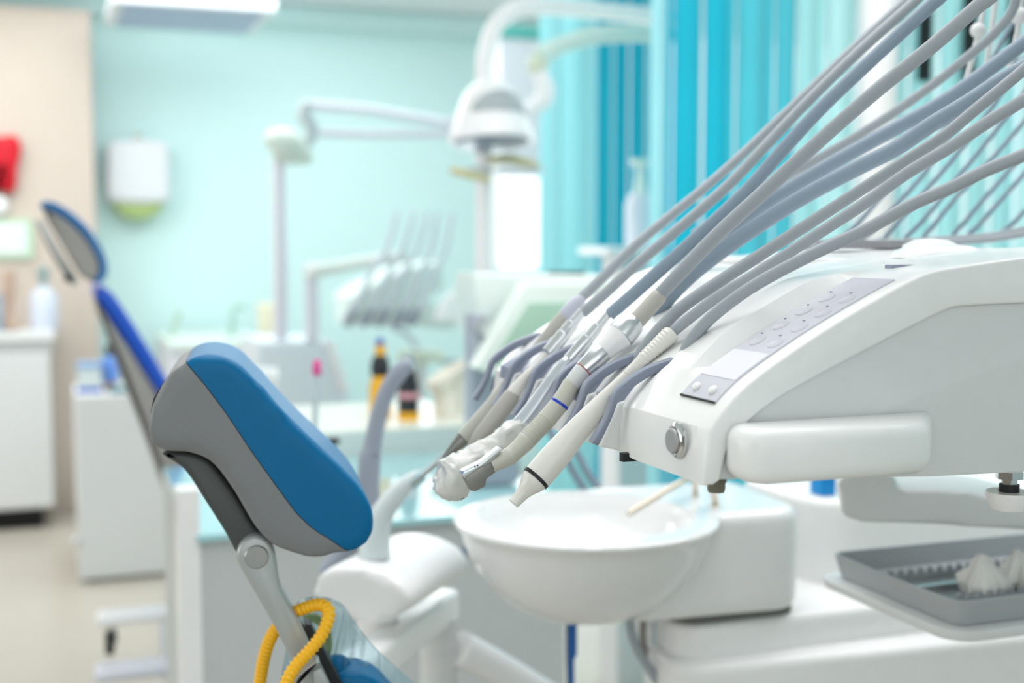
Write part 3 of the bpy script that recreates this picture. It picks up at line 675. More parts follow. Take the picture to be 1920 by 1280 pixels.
# ------------------------------------------------------------------ desk behind the headrest
dz = CAMZ - .453; db = B.dot(W(860, 968, 2.1))
def Qz(px, b, z): p = Q(px, 700, b); return Vector((p.x, p.y, z))
dk = thing('desk', Qz(720, db, 0), 'long grey-fronted desk with glass top coloured by reflected aqua behind the headrest', 'desk')
pl0 = Qz(362, db, 0); pr0 = Qz(1062, db, 0); dl = (pr0 - pl0).length
obj('carcass', M().box(pl0, dl, .6, dz - .012), DESKG, dk, bevel=.003)
obj('glass_top', M().box(pl0 - B * .01 + Z * (dz - .012), dl + .02, .62, .012), GLASSTOP, dk, bevel=.002, label='glossy glass top with reflected aqua in its colour')
obj('end_panel', M().box(Qz(327, db - .005, 0), .034, .05, dz + .07), WHITE, dk, bevel=.002)
gp_ = Qz(700, db - .003, dz - .068)
obj('drawer_gap', M().box(gp_, .33, .004, .008), mat('gap_blue', '6C7F92', .5), dk)
sb = db + .62
rs = thing('desk_riser', Qz(720, sb, dz), 'low white riser shelf along the back of the desk', 'shelf')
q0 = Qz(470, sb, dz + .0005); q1 = Qz(905, sb, dz)
obj('board', M().box(q0 + Z * .047, (q1 - q0).length, .45, .006), mat('riser_cream', 'EDF0E6', .3), rs, bevel=.001)
obj('front_rail', M().box(q0, (q1 - q0).length, .02, .047), mat('riser_mint', 'D2DEDC', .4), rs)
rz = dz + .0535
def bottle(name, px, b, z, parts, label, cat, group=None):      # parts: (name, [(r,h)...], mat)
    c = Qz(px, b, z); t = thing(name, c, label, cat, group)
    for nme, pr_, mt in parts: obj(nme, M().lathe(c, [(0, pr_[0][1])] + pr_ + [(0, pr_[-1][1])], 20), mt, t)
    return t
YB = mat('bottle_yellow', 'F0B41C', .35); BK = mat('bottle_black', '23262C', .35); CAPB = mat('cap_blue', '3F63B8', .4)
bottle('spray_bottle', 713, sb + .2, rz, [('body', [(.024, 0), (.026, .01), (.026, .065), (.018, .095)], YB), ('shoulder', [(.018, .09), (.023, .10), (.021, .125), (.013, .14)], BK), ('neck', [(.012, .135), (.012, .162)], YB), ('cap', [(.010, .160), (.009, .178)], CAPB)],
       'orange-yellow bottle with black shoulder and blue cap', 'bottle', 'bottles on the desk riser')
bottle('spray_bottle', 765, sb + .12, rz, [('base', [(.024, 0), (.025, .018)], YB), ('body', [(.023, .018), (.024, .075), (.018, .105), (.012, .125)], BK), ('cap', [(.010, .124), (.009, .14)], CAPB), ('logo_patch', [(.0245, .05), (.0245, .062)], mat('patch_pink', 'D9A0A8', .5))],
       'black bottle with yellow base and pink label', 'bottle', 'bottles on the desk riser')
bottle('clear_jar', 882, sb + .25, rz, [('body', [(.016, 0), (.018, .01), (.018, .075), (.014, .085)], mat('jar_lilac', 'DFE2EE', .2))], 'small milky jar right of the cream jug', 'jar')
jc = Qz(842, sb + .15, rz)
jg = thing('cream_jug', jc, 'cream jug with a slanted flaring lip on the desk riser', 'jug')
JM = mat('jug_cream', 'EBE9DC', .35)
jm = M().lathe(jc, [(0, 0), (.034, 0), (.036, .01), (.034, .07), (.040, .085), (.052, .115), (.049, .115), (.036, .085), (.030, .07), (.030, .01), (0, .01)], 28)
for v in jm.v:
    if v.z > jc.z + .08: v.z += max(-.03, A.dot(v - jc) * .55) - .012
obj('body', jm, JM, jg)
bottle('white_beaker', 486, sb + .2, rz, [('body', [(.034, 0), (.036, .06), (.038, .105)], GREYP), ('rim', [(.042, .10), (.040, .118)], WHITE)], 'white beaker peeking over the headrest', 'beaker')
# pen and black handle
pn = W(589, 980, 2.12)
pe = thing('pink_capped_tube', Vector((pn.x, pn.y, dz)), 'slim clear tube with pink cap standing behind the headrest', 'tube')
obj('stem', M().sweep([Vector((pn.x, pn.y, dz)), W(589, 830, 2.12), W(594, 700, 2.12)], [.0055, .0055, .0050], 14), mat('tube_clear', 'C4D2D8', .2), pe)
obj('cap', M().sweep([W(594, 703, 2.12), W(594, 700, 2.12), W(594, 677, 2.12), W(594, 674, 2.12)], [.0060, .0078, .0062, .005], 16), mat('cap_pink', 'E54F9C', .35), pe, label='pink cap')
tag(obj('black_tool', M().sweep([Vector((W(560, 850, 2.06).x, 2.12, dz + .005)), W(575, 848, 2.0), W(596, 836, 2.0), W(612, 829, 2.0), W(630, 827, 2.0), W(637, 828, 2.0)], [.004, .004, .005, .006, .006, .003], 12, 3), BLACK), 'black tool tip showing beside the headrest', 'tool')

# ------------------------------------------------------------------ console with tilted screen, behind the handpieces
cb = 2.15
cn = thing('console', Qz(905, cb, dz), 'pale mint console with tilted screen behind the handpieces', 'console')
def qs(lst, b): return [Q(x, y, b) for x, y in lst]
obj('back_case', M().prism(qs([(890, 512), (1150, 516), (1170, 560), (1090, 700), (905, 640), (888, 560)], cb + .08), B, .12, .01), mat('console_mint', 'E2EFEA', .35), cn)
fr_ = obj('screen_frame', M().prism(qs([(985, 530), (1150, 528), (1150, 560), (1040, 800), (985, 730), (893, 690)], cb), B, .05, .006), mat('frame_mint', 'E6F3EC', .3), cn)
obj('screen', M().prism(qs([(992, 568), (1140, 566), (1045, 770), (980, 712), (925, 676)], cb - .004), B, .01, .001), mat('screen_green', 'A9CDB9', .3), fr_, label='pale green screen')
obj('column', M().prism(qs([(886, 590), (915, 590), (935, 690), (975, 730), (975, 905), (886, 912)], cb + .05), B, .05, .005), mat('column_lilac', 'A7B0BC', .4), cn)
obj('pivot', M().lathe(Q(908, 612, cb + .048), [(0, 0), (.018, 0), (.016, .008), (0, .008)], 20, -B), SATIN, cn)
tag(obj('black_remote', M().box(Q(1038, 521, cb + .1), .065, .04, .012), BLACK, bevel=.003), 'small black device lying on top of the mint console', 'remote')

# ------------------------------------------------------------------ operating lamps
LB = 3.0
def lathe_px(pxc, prof_px, b, seg=32):     # prof_px: (half width px, y px)
    base = Q(pxc, prof_px[0][1], b); s = (base - C0).dot(_fw) / F
    return base, [(w * s, (prof_px[0][1] - y) * s) for w, y in prof_px]
lp = thing('operating_lamp', Q(905, 640, LB), 'white dome operating lamp hanging from a curved pole', 'lamp')
sc = (Q(900, 300, LB) - C0).dot(_fw) / F
obj('pole', M().sweep([Q(x, y, LB + .12) for x, y in [(908, 700), (908, 400), (908, 150), (912, 100), (928, 50), (960, 22), (1000, 12), (1100, 18), (1260, 34)]], [17 * sc] * 9, 20, 4), WHITE, lp)
obj('upper_arm', M().sweep([Q(x, y, LB + .05) for x, y in [(1260, 66), (1200, 62), (1120, 66), (1050, 86), (1010, 108)]], [16 * sc, 17 * sc, 17 * sc, 16 * sc, 20 * sc], 20, 4), mat('arm_mint', 'D3E6DD', .35), lp)
obj('joint', M().ball(Q(1008, 122, LB + .05), 22 * sc, 18, 12), mat('joint_cream', 'D2DCC8', .4), lp)
obj('yoke', M().sweep([Q(x, y, LB + .03) for x, y in [(1010, 135), (1022, 165), (1015, 190), (980, 215), (985, 245)]], [14 * sc, 18 * sc, 18 * sc, 13 * sc, 10 * sc], 16, 4), WHITE, lp)
c_, pf = lathe_px(922, [(78, 268), (80, 262), (78, 250), (70, 228), (60, 200), (48, 175), (32, 158), (14, 150), (0, 148)], LB)
lax = (Z + B * .13).normalized(); lbx = (B - Z * .13).normalized()
obj('dome', M().lathe(c_, pf, 40, lax), WHITE, lp)
m = M(); nu_, nv_ = 16, 8; pr2 = sorted((h_, r_) for r_, h_ in pf)
def rad_at(h_):
    for (a0, r0), (a1, r1) in zip(pr2, pr2[1:]):
        if a0 <= h_ <= a1: return r0 + (r1 - r0) * (h_ - a0) / max(1e-9, a1 - a0)
    return pr2[-1][1]
for off_ in (.0035, .0005):
    for j_ in range(nv_ + 1):
        v_ = j_ / nv_; h_ = (48 + 42 * v_) * sc
        for i_ in range(nu_ + 1):
            t_ = math.radians(8 + 58 * (2 * i_ / nu_ - 1) * math.sqrt(max(0.0, 1 - v_ ** 2.2) + .02)); r_ = rad_at(h_) + off_
            m.v.append(c_ + (-lbx * math.cos(t_) + A * math.sin(t_)) * r_ + lax * h_)
o1 = (nu_ + 1) * (nv_ + 1)
for j_ in range(nv_):
    for i_ in range(nu_):
        k = j_ * (nu_ + 1) + i_; m.f += [(k, k + 1, k + nu_ + 2, k + nu_ + 1), (o1 + k, o1 + k + nu_ + 1, o1 + k + nu_ + 2, o1 + k + 1)]
rim = [i_ for i_ in range(nu_ + 1)] + [j_ * (nu_ + 1) + nu_ for j_ in range(1, nv_ + 1)] + [nv_ * (nu_ + 1) + i_ for i_ in range(nu_ - 1, -1, -1)] + [j_ * (nu_ + 1) for j_ in range(nv_ - 1, 0, -1)]
for a_, b_ in zip(rim, rim[1:] + rim[:1]): m.f.append((a_, b_, b_ + o1, a_ + o1))
obj('grey_window', m, mat('lamp_grey', 'A9B2B5', .35), lp)
obj('lens', M().lathe(c_ - lax * .007, [(0, 0), (.090, 0), (.095, .007), (0, .008)], 32, lax), mat('lens_blue', '71839C', .2), lp)
obj('grab_handle', M().sweep([Q(845, 318, LB - .09), Q(880, 328, LB - .09), Q(914, 336, LB - .07)], [.009, .009, .008], 12, 3), mat('handle_cream', 'CFC695', .4), lp, label='cream grab handle')
obj('grab_handle', M().sweep([Q(918, 300, LB + .06), Q(960, 298, LB + .06), Q(1008, 312, LB + .06)], [.010, .012, .009], 12, 3), mat('handle_cream', 'CFC695', .4), lp, label='cream grab handle')
obj('guard_ring', M().sweep([Q(945, 318, LB) + A * (.10 * math.cos(t)) + B * (.10 * math.sin(t)) for t in [math.radians(x) for x in range(0, 361, 15)]], [.003] * 25, 8), mat('ring_grey', 'B9C3C3', .3), lp)
obj('ring_stem', M().sweep([Q(945, 318, LB) + B * .10, c_ + B * .05], [.004, .006], 8), WHITE, lp)

# far lamp on its own pole
FB = 4.5
fl_ = thing('operating_lamp', Q(526, 640, FB), 'far white lamp on a straight pole with two parallel arms', 'lamp')
s4 = (Q(526, 400, FB) - C0).dot(_fw) / F
LIL = mat('lilac_white', 'E6E6F0', .35)
obj('pole', M().sweep([Q(526, 641, FB + .05), Q(526, 500, FB), Q(522, 300, FB)], [13 * s4] * 3, 14), LIL, fl_)
obj('arm', M().sweep([Q(570, 196, FB), Q(700, 207, FB), Q(845, 232, FB)], [9 * s4] * 3, 12), LIL, fl_)
obj('arm', M().sweep([Q(580, 248, FB), Q(700, 252, FB), Q(845, 250, FB)], [8 * s4] * 3, 12), LIL, fl_)
obj('end_bracket', M().sweep([Q(842, 222, FB), Q(850, 240, FB), Q(842, 258, FB)], [14 * s4] * 3, 14), LIL, fl_)
obj('bracket', M().sweep([Q(575, 192, FB), Q(570, 215, FB), Q(585, 245, FB), Q(570, 285, FB)], [11 * s4, 13 * s4, 13 * s4, 8 * s4], 14, 3), mat('bracket_grey', 'BFC8CC', .35, .3), fl_)
obj('head', M().sweep([Q(502, 272, FB - .05), Q(512, 268, FB - .05), Q(540, 275, FB - .05), Q(562, 288, FB - .05), Q(585, 300, FB - .05)], [14 * s4, 27 * s4, 34 * s4, 24 * s4, 8 * s4], 20, 3), mat('head_mint', 'D5E3DA', .4), fl_)

# ------------------------------------------------------------------ far dental unit
fu = thing('far_dental_unit', Q(590, 790, FB), 'far white dental unit with a bent arm and a fan of handpieces', 'dental unit')
obj('cabinet', M().prism(qs([(480, 640), (618, 640), (640, 690), (655, 730), (640, 1000), (480, 1000)], FB), B, .4, .02), mat('far_cabinet', 'DCE4EA', .35), fu)
obj('edge_panel', M().prism(qs([(612, 638), (626, 640), (654, 728), (642, 738)], FB - .02), B, .05, .005), WHITE, fu)
obj('post', M().box(Q(576, 640, FB), 24 * s4, .06, 150 * s4), LIL, fu, bevel=.01)
obj('arm', M().sweep([Q(585, 522, FB), Q(590, 508, FB), Q(620, 503, FB), Q(700, 488, FB), Q(760, 480, FB)], [15 * s4, 16 * s4, 12 * s4, 11 * s4, 11 * s4], 14, 3), mat('arm_cream', 'E4EAE4', .35), fu)
obj('tray_head', M().prism(qs([(655, 560), (680, 540), (760, 500), (830, 490), (836, 540), (800, 560), (870, 600), (850, 618), (780, 612), (660, 612)], FB + .04), B, .3, .02), mat('head_pale', 'DCEBE6', .4), fu)
obj('white_shield', M().prism(qs(catmull([(818, 602), (828, 570), (850, 545), (872, 540), (876, 560), (872, 600), (862, 610), (845, 600)], 3, True), FB - .1), B, .03, .006), mat('shield_white', 'FFFFFF', .2), fu)
for i, x in enumerate((652, 684, 712, 744, 770)):
    hh_ = thing('far_handpiece', Q(x, 606, FB - .06), 'thin grey handpiece and hose on the far unit, %s' % ['leftmost', 'second from left', 'middle one', 'second from right', 'rightmost'][i], 'handpiece', 'handpieces on the far unit')
    xt = (745, 775, 800, 820, 848)[i]
    obj('hose', M().sweep([Q(x + 12, 585, FB - .06), Q(x + 40, 520, FB - .05), Q((x + xt) / 2 + 25, 470, FB - .03), Q(xt, 400, FB)], [6 * s4, 6 * s4, 5.5 * s4, 5 * s4], 10, 4), mat('far_hose', 'CDD3DC', .45), hh_)
    obj('body', M().sweep([Q(x - 4, 612, FB - .06), Q(x, 602, FB - .06), Q(x + 14, 580, FB - .06)], [6 * s4, 10 * s4, 8 * s4], 10), mat('far_handpiece_grey', '969CAA', .4), hh_)
tag(obj('far_cable', M().sweep([Q(735, 612, FB - .04), Q(765, 628, FB), Q(782, 655, FB)], [6 * s4] * 3, 8, 3), mat('far_hose', 'CDD3DC', .45)), 'short grey cable drooping below the far instrument head', 'cable')
st = thing('far_stool', Q(790, 668, FB + .3), 'low cream padded seat beyond the far unit', 'stool')
s5 = s4 * 1.06
obj('pad', M().lathe(Q(790, 676, FB + .3), [(0, 0), (44 * s5, 0), (48 * s5, 8 * s5), (44 * s5, 18 * s5), (0, 20 * s5)], 24), mat('stool_cream', 'E0E6D2', .5), st)
obj('bar', M().box(Q(832, 684, FB + .3), 80 * s5, .03, 10 * s5), mat('stool_grey', '9FB4BE', .5), st)
_c = Q(790, 676, FB + .3); obj('stem', M().lathe(Vector((_c.x, _c.y, 0)), [(0, 0), (.15, 0), (.15, .02), (.02, .03), (.02, _c.z), (0, _c.z)], 16), GREYP, st)

# ------------------------------------------------------------------ sink counter on the back wall
kb = 5.7
kc = thing('sink_counter', Qz(420, kb, 0), 'white sink counter along the mint back wall', 'counter')
z_ = Q(420, 640, kb).z; a0_, a1_ = Qz(318, kb, 0), Qz(500, kb, 0)
obj('cabinet', M().box(a0_, (a1_ - a0_).length, .7, z_ - .03), mat('counter_lilac', 'E3E4EA', .4), kc)
obj('worktop', M().box(a0_ - B * .02 + Z * (z_ - .03), (a1_ - a0_).length, .72, .03), mat('counter_top', 'E4EFE8', .3), kc, bevel=.004)
s6 = (Q(440, 600, kb + .3) - C0).dot(_fw) / F
FA = mat('faucet_sage', 'A9CEC2', .3, .3)
tag(obj('gooseneck_faucet', M().sweep([Qz(436, kb + .3, z_), Q(436, 600, kb + .3), Q(440, 578, kb + .3), Q(450, 572, kb + .3), Q(462, 580, kb + .3)], [7 * s6, 6 * s6, 5 * s6, 5 * s6, 4 * s6], 10, 3), FA), 'sage-tinted gooseneck faucet on the far counter', 'faucet')
tag(obj('slanting_rod', M().sweep([Qz(320, kb + .3, z_), Q(328, 612, kb + .3), Q(336, 585, kb + .3)], [5 * s6] * 3, 8), mat('rod_sage', 'AFC8B6', .4)), 'slanting sage rod at the left end of the far counter', 'rod')
tag(obj('soap_box', M().box(Qz(488, kb + .25, z_), 34 * s6, .1, 62 * s6), mat('soap_cream', 'E4DFC6', .5), bevel=.02), 'cream soap box standing on the far counter', 'box')

# ------------------------------------------------------------------ left wall things
dp = thing('paper_dispenser', Q(260, 410, WB - .1), 'white paper towel dispenser with olive-green tray on the mint wall', 'dispenser')
s7 = (Q(260, 330, WB) - C0).dot(_fw) / F
obj('housing', M().prism(qs(catmull([(203, 268), (232, 262), (260, 260), (290, 262), (316, 270), (319, 320), (318, 372), (300, 380), (260, 382), (220, 380), (202, 372), (200, 320)], 3, True), WB - .135), B, .13, .03, 5), mat('dispenser_white', 'E3E6EA', .35), dp, auto=60)
obj('tray', M().prism(qs(catmull([(212, 376), (260, 379), (306, 376), (296, 398), (278, 408), (258, 411), (238, 407), (222, 397)], 3, True), WB - .11), B, .11, .01), mat('olive_tray', 'A9BE7C', .4), dp, label='olive-green tray')
obj('lock', M().lathe(Q(259, 335, WB - .13), [(0, 0), (8 * s7, 0), (8 * s7, .004), (0, .004)], 16, -B), STEEL, dp)
obj('top_knob', M().ball(Q(259, 258, WB - .06), 8 * s7, 12, 8), mat('knob_beige', 'CFC9BA', .5), dp)
PB = 6.2
tt = catmull([(-30, 262), (-12, 254), (5, 256), (22, 252), (36, 262), (39, 285), (32, 312), (30, 345), (22, 365), (16, 350), (10, 318), (2, 310), (-8, 330), (-14, 358), (-24, 350), (-30, 300)], 3, True)
tag(obj('tooth_ornament', M().prism(qs(tt, PB - .05), B, .05, .012), mat('tooth_red', 'C8001E', .35), auto=60), 'glossy red tooth-shaped ornament on the beige wall', 'ornament')
tag(obj('white_ornament', M().prism(qs(catmull([(-20, 374), (4, 368), (14, 380), (10, 396), (-4, 402), (-20, 398)], 3, True), PB - .04), B, .04, .012), WHITE), 'small white rounded ornament under the red tooth', 'ornament')
po = thing('framed_notice', Q(20, 485, PB - .02), 'pale notice in a thin green frame on the beige wall', 'notice')
q = Q(-40, 484, PB - .02); wv = 92 * s7 * .95; hv = 70 * s7 * .95
obj('frame', M().box(q, wv, .018, hv), mat('frame_green', 'BCDCC0', .5), po)
obj('sheet', M().box(q + A * .02 + Z * .022 - B * .003, wv - .045, .004, hv - .044), mat('sheet_pale', 'E6E6E8', .6), po)
for i in range(8):
    obj('text_block', M().box(q + A * (.03 + .027 * (i % 4) * 1.6) + Z * (.05 + .05 * (i // 4)) - B * .004, .028, .003, .018), mat('block_%d' % (i % 2), ['D9B8B4', 'B9C6DA'][i % 2], .6), po)
# left cabinet
lb_ = 5.85
lc = thing('wall_cabinet', Qz(50, lb_, 0), 'white base cabinet with grey worktop edge against the beige wall', 'cabinet')
zc = Q(100, 622, lb_).z; c0, c1 = Qz(-260, lb_, 0), Qz(105, lb_, 0); cw = (c1 - c0).length
obj('body', M().box(c0 + Z * .09, cw - .02, .34, zc - .13), mat('cab_white', 'DADCDC', .4), lc, bevel=.004)
obj('worktop', M().box(c0 + Z * (zc - .035) - B * .02, cw, .36, .035), mat('worktop_pale', 'E6E9E8', .35), lc, bevel=.003)
obj('worktop_edge', M().box(c0 + Z * (zc - .075) - B * .008, cw - .01, .34, .04), mat('edge_grey', 'BFC2C3', .5), lc)
obj('plinth', M().box(c0 + B * .04, cw - .07, .28, .09), DARK, lc)
obj('door', M().box(c0 + A * .02 + Z * .10 - B * .016, cw - .46, .016, zc - .19), mat('cab_white', 'DADCDC', .4), lc, bevel=.003)
obj('door', M().box(c0 + A * (cw - .42) + Z * .10 - B * .016, .395, .016, zc - .19), mat('cab_white', 'DADCDC', .4), lc, bevel=.003)
pz = zc
def wbottle(px, b, pr_, mt, capm, cap, label, nme='pump_bottle', z=None, cat='bottle', group=None):
    c = Qz(px, b, pz if z is None else z); t = thing(nme, c, label, cat, group)
    obj('body', M().lathe(c, [(0, 0)] + pr_, 20), mt, t)
    if cap: obj('pump', M().lathe(c, cap, 14), capm, t)
    return t
GB = 'bottles on the wall cabinet'
wbottle(86, lb_ + .15, [(.055, 0), (.06, .02), (.06, .15), (.03, .19), (0, .19)], mat('bottle_lilac', 'CDD3E0', .25), mat('pump_sage', '8FA6A6', .4), [(0, .18), (.018, .19), (.018, .24), (.03, .245), (.03, .27), (0, .28)], 'lilac-white pump bottle on the wall cabinet', group=GB)
wbottle(22, lb_ + .15, [(.025, 0), (.04, .01), (.03, .05), (.015, .09), (.03, .16), (.03, .26), (0, .265)], mat('bottle_brown', 'BFA493', .4), None, None, 'slim pinkish-brown bottle on the wall cabinet', group=GB)
wbottle(-14, lb_ + .10, [(.04, 0), (.045, .02), (.045, .16), (0, .18)], mat('bottle_blue', '9EB2C4', .35), None, None, 'blue-grey bottle on the wall cabinet, cut by the left edge', group=GB)
# white trolley
tb_ = 4.85
tc_ = thing('white_trolley', Qz(240, tb_, 0), 'tall plain white trolley behind the far chair', 'trolley')
zk = Q(230, 738, tb_).z; t0, t1 = Qz(139, tb_, 0), Qz(333, tb_, 0)
obj('body', M().box(t0 + Z * .012, (t1 - t0).length, .42, zk - .012), mat('trolley_white', 'E2E3E3', .35), tc_, bevel=.008)
for dx_ in (.03, (t1 - t0).length - .06):
    for dy_ in (.03, .36): obj('foot', M().box(t0 + A * dx_ + B * dy_, .03, .03, .012), BLACK, tc_)
obj('side_knob', M().ball(t0 + Z * .16 - A * .012, .016, 10, 6), SATIN, tc_)
pz = zk
KB = 'small things on the white trolley'
bx = thing('blue_rimmed_box', Qz(160, tb_ + .1, zk), 'clear box with blue rim and base on the trolley', 'box', KB)
sx = (Q(160, 700, tb_) - C0).dot(_fw) / F
q = Qz(144, tb_ + .08, zk)
obj('base', M().box(q, 44 * sx, .08, 10 * sx), BLUEF, bx); obj('wall', M().box(q + Z * 10 * sx, 42 * sx, .075, 36 * sx), mat('clear_box', 'DCE6E6', .2), bx); obj('rim', M().box(q + Z * 46 * sx, 46 * sx, .085, 10 * sx), mat('rim_blue', '8FB4E0', .4), bx)
bottle('blue_bottle', 207, tb_ + .15, zk, [('body', [(.028, .03), (.03, .05), (.03, .11), (.015, .13)], mat('bottle_cornflower', '6C97E2', .35)), ('base', [(.028, 0), (.028, .03)], mat('base_ochre', 'B98A52', .5)), ('cap', [(.017, .13), (.019, .165)], BLACK)], 'cornflower-blue bottle with black cap on the trolley', 'bottle', KB)
tag(obj('teal_dish', M().lathe(Qz(222, tb_ + .05, zk), [(0, 0), (.03, 0), (.038, .02), (0, .022)], 16), mat('teal_dish', '4E8FA0', .4)), 'small teal dish on the trolley beside the blue bottle', 'dish', KB)
# low stand with castors, bottom left
sb2 = 3.0
ls = thing('castor_stand', Qz(250, sb2, 0), 'low white stand with a dark castor at lower left', 'stand')
za = Q(190, 1160, sb2).z; z2 = Q(190, 1262, sb2 - .25).z
obj('shelf', M().box(Q(182, 1178, sb2), .24, .08, .022), WHITE, ls, bevel=.01)
cq = Q(206, 1205, sb2 + .02)
obj('castor', M().lathe(cq - A * .01, [(0, 0), (.026, 0), (.028, .005), (.028, .018), (0, .022)], 18, A), BLACK, ls)
obj('castor_fork', M().sweep([Q(208, 1180, sb2 + .02), cq + A * .012], [.012, .006], 8), mat('fork_grey', '6E716E', .4), ls)
obj('lower_shelf', M().box(Q(178, 1284, sb2 - .15), .26, .09, .022), mat('shelf_lilac', 'DADCE6', .35), ls, bevel=.01)
obj('upright', M().box(Q(300, 1276, sb2 - .02), .02, .03, .13), WHITE, ls)

# ------------------------------------------------------------------ far dental chair
XB = 2.95
fc = thing('far_dental_chair', Q(260, 960, XB), 'far royal-blue dental chair with its own oval headrest', 'dental chair')
VD = Vector((-.33, .94, 0)).normalized()
def xq(l, k=0): return [PL(x, y, VD, VD.dot(Q(190, 600, XB)) + k) for x, y in l]
hb_ = catmull([(74, 386), (84, 376), (108, 381), (145, 405), (175, 438), (196, 475), (203, 503), (198, 522), (185, 530), (172, 528), (186, 505), (178, 475), (158, 445), (125, 413), (95, 396)], 3, True)
obj('headrest_cushion', M().prism(xq(hb_), VD, .26, .015, 4), BLUEH, fc, auto=60)
hs = catmull([(80, 396), (98, 398), (128, 415), (160, 447), (180, 476), (188, 503), (182, 522), (166, 526), (148, 512), (128, 480), (105, 440)], 3, True)
obj('headrest_shell', M().prism(xq(hs, .004), VD, .25, .01, 4), SHELLF, fc, auto=60)
obj('headrest_bracket', M().prism(xq([(66, 414), (80, 412), (104, 455), (124, 490), (146, 526), (142, 535), (130, 532), (104, 492), (84, 456)], .0), VD, .08, .006), STEEL, fc)
obj('bracket_bolt', M().lathe(xq([(127, 521)], -.002)[0], [(0, 0), (.009, 0), (.009, .004), (0, .004)], 12, -VD), BLACK, fc)
bb_ = catmull([(178, 556), (186, 545), (200, 543), (216, 556), (260, 622), (310, 705), (350, 780), (335, 800), (290, 730), (240, 650), (200, 590)], 3, True)
obj('backrest_cushion', M().prism(xq(bb_), VD, .50, .02, 4), BLUEF, fc, auto=60)
bs = [(180, 566), (196, 585), (240, 652), (288, 728), (330, 800), (350, 860), (335, 985), (326, 965), (290, 860), (255, 775), (215, 665)]
obj('backrest_shell', M().prism(xq(bs, .004), VD, .48, .012, 4), SHELLF, fc, auto=60)

sp3 = xq([(345, 1000), (560, 1030), (575, 1060), (350, 1060)], .02)
obj('seat', M().prism(sp3, VD, .46, .01, 3), BLUEF, fc, auto=60)
_c = (sp3[0] + sp3[1]) / 2 + VD * .24
obj('pedestal', M().lathe(Vector((_c.x, _c.y, 0)), [(0, 0), (.22, 0), (.22, .03), (.08, .05), (.07, _c.z - .04), (0, _c.z - .04)], 20), GREYP, fc)

# ------------------------------------------------------------------ ceiling fixture
def QC(px, py): return QZ(px, py, CAMZ + .95)
cl = thing('ceiling_light', QC(340, 30) + Z * .05, 'rectangular hanging ceiling light with unlit blue-grey panel', 'ceiling light')
c00 = QC(196, 49); lw = (QC(478, 63) - c00).length
obj('frame', M().box(c00 - B * .62 , lw, .62, .05), mat('fixture_white', 'EEF1F6', .4), cl, bevel=.01)
obj('diffuser', M().box(c00 + A * .05 - B * .57 - Z * .006, lw - .10, .54, .01), mat('diffuser_blue', 'A9B8D6', .35), cl)
for x_ in (.1, lw - .1): obj('hanger', M().sweep([c00 + A * x_ - B * .31 + Z * .04, c00 + A * x_ - B * .31 + Z * (CEIL - CAMZ - .951)], [.004, .004], 8), SATIN, cl)

# ------------------------------------------------------------------ window with shade, teal pelmet, blinds
wb = 5.2
wn = obj('window_1', M().box(Q(930, 505, wb), (Q(1018, 505, wb) - Q(930, 505, wb)).length, .05, Q(930, 68, wb).z - Q(930, 505, wb).z), WHITE); struct(wn)
o_ = obj('pane', M().box(Q(940, 502, wb - .01), (Q(1010, 505, wb) - Q(940, 505, wb)).length, .02, Q(940, 330, wb).z - Q(940, 502, wb).z), mat('daylit_pane', 'FFFFFF', .3, emit=1.0), wn)
obj('shade', M().box(Q(938, 330, wb - .02), (Q(1012, 505, wb) - Q(938, 505, wb)).length, .02, Q(938, 72, wb).z - Q(938, 330, wb).z), mat('shade_grey', 'E3E4EA', .6), wn)
tag(obj('teal_pelmet', M().box(Q(922, 68, wb - .03), (Q(1012, 505, wb) - Q(922, 505, wb)).length, .06, Q(922, 46, wb).z - Q(922, 68, wb).z), TEAL), 'short teal pelmet above the bright window', 'pelmet')
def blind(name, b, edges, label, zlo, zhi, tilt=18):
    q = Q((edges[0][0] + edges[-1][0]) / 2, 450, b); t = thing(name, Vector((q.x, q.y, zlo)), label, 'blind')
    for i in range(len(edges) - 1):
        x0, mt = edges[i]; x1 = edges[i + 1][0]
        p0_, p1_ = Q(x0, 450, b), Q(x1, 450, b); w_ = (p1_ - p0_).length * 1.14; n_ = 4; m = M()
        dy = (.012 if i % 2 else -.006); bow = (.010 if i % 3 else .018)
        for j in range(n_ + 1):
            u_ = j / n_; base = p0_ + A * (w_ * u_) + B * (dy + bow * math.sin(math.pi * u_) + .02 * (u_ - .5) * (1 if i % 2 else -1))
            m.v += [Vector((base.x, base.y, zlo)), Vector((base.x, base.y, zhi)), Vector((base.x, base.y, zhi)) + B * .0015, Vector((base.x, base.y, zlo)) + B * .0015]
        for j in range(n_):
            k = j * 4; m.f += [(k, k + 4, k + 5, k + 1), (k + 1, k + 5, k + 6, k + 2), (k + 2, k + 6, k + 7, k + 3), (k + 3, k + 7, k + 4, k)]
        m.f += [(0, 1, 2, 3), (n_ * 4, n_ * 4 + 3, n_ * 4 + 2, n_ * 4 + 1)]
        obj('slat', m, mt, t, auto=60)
    pA, pB = Q(edges[0][0], 450, b), Q(edges[-1][0], 450, b)
    obj('head_rail', M().box(Vector((pA.x, pA.y, zhi)) - B * .02, (pB - pA).length, .05, .04), WHITE, t)
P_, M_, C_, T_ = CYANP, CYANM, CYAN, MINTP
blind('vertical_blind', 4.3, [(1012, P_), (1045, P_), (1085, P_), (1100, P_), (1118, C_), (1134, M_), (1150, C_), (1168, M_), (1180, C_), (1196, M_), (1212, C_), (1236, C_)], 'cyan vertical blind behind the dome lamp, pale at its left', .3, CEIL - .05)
S_ = CYANS
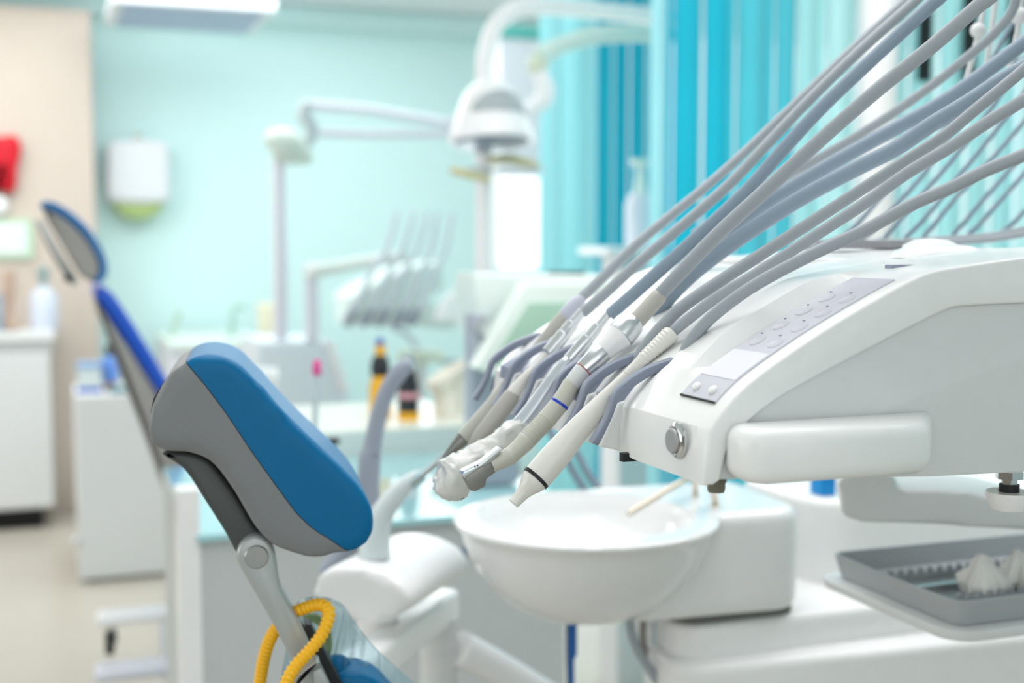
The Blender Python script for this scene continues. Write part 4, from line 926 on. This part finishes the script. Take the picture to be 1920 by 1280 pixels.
blind('vertical_blind', 2.72, [(1219, P_), (1238, C_), (1262, C_), (1298, T_), (1318, C_), (1350, M_), (1378, M_), (1420, M_), (1450, M_), (1475, P_), (1490, S_), (1515, S_), (1545, T_), (1580, S_), (1602, S_), (1672, S_), (1700, S_), (1730, T_), (1755, S_), (1785, T_), (1810, S_), (1832, T_), (1858, S_), (1880, P_), (1905, T_), (1940, S_), (1980, P_), (2040, S_), (2100, T_), (2160, S_), (2230, M_), (2300, S_), (2380, T_)],
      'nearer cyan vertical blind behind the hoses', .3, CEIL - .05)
cc = Q(1637, 450, 2.5); s8 = (cc - C0).dot(_fw) / F
tag(obj('white_column', M().lathe(Vector((cc.x, cc.y, 0)), [(0, 0), (37 * s8, 0), (37 * s8, CEIL - .01), (0, CEIL - .01)], 32), UNITW), 'thick round white column in front of the nearer blind', 'column')
for i, (x0, x1, y0, y1) in enumerate([(1724, 1746, 18, 152), (1808, 1830, -10, 150), (1892, 1908, -10, 120)]):
    p = Q(x0, y1, 2.66); q_ = Q(x1, y1, 2.66)
    tag(obj('black_strip', M().box(p, (q_ - p).length, .012, Q(x0, y0, 2.66).z - p.z), BLACK), 'black vertical strip on the nearer blind, %s of three' % ['left', 'middle', 'right'][i], 'strip', 'black strips on the blind')
# pump bottle on small stand behind the near blind's edge
ps = Q(1198, 462, 3.2); s9 = (ps - C0).dot(_fw) / F
bt = thing('pump_bottle', ps, 'white pump bottle half hidden by the nearer blind edge', 'bottle')
obj('body', M().lathe(ps, [(0, 0), (25 * s9, 0), (26 * s9, 5 * s9), (26 * s9, 80 * s9), (18 * s9, 98 * s9), (0, 98 * s9)], 24), mat('bottle_lav', 'DEE4EE', .25), bt)
obj('pump', M().lathe(ps, [(0, 96 * s9), (11 * s9, 97 * s9), (6 * s9, 140 * s9), (6 * s9, 150 * s9), (16 * s9, 151 * s9), (17 * s9, 162 * s9), (0, 162 * s9)], 16), mat('pump_mint', 'DCEFE6', .35), bt)
ss = thing('side_shelf', Vector((ps.x, ps.y, 0)), 'narrow white pedestal carrying the pump bottle', 'pedestal')
obj('pedestal_top', M().box(ps - A * .14 - B * .1 - Z * .022, .26, .2, .02), WHITE, ss, bevel=.004)
obj('pedestal_leg', M().box(Vector((ps.x, ps.y, 0)) - A * .08 - B * .05, .14, .12, ps.z - .022), GREYP, ss)
tag(obj('blue_box', M().box(QZ(1541, 931, cz - .0195), .023, .03, .03), mat('box_azure', '0A8FD8', .4), bevel=.002), 'small azure-blue box glimpsed under the side handle', 'box')
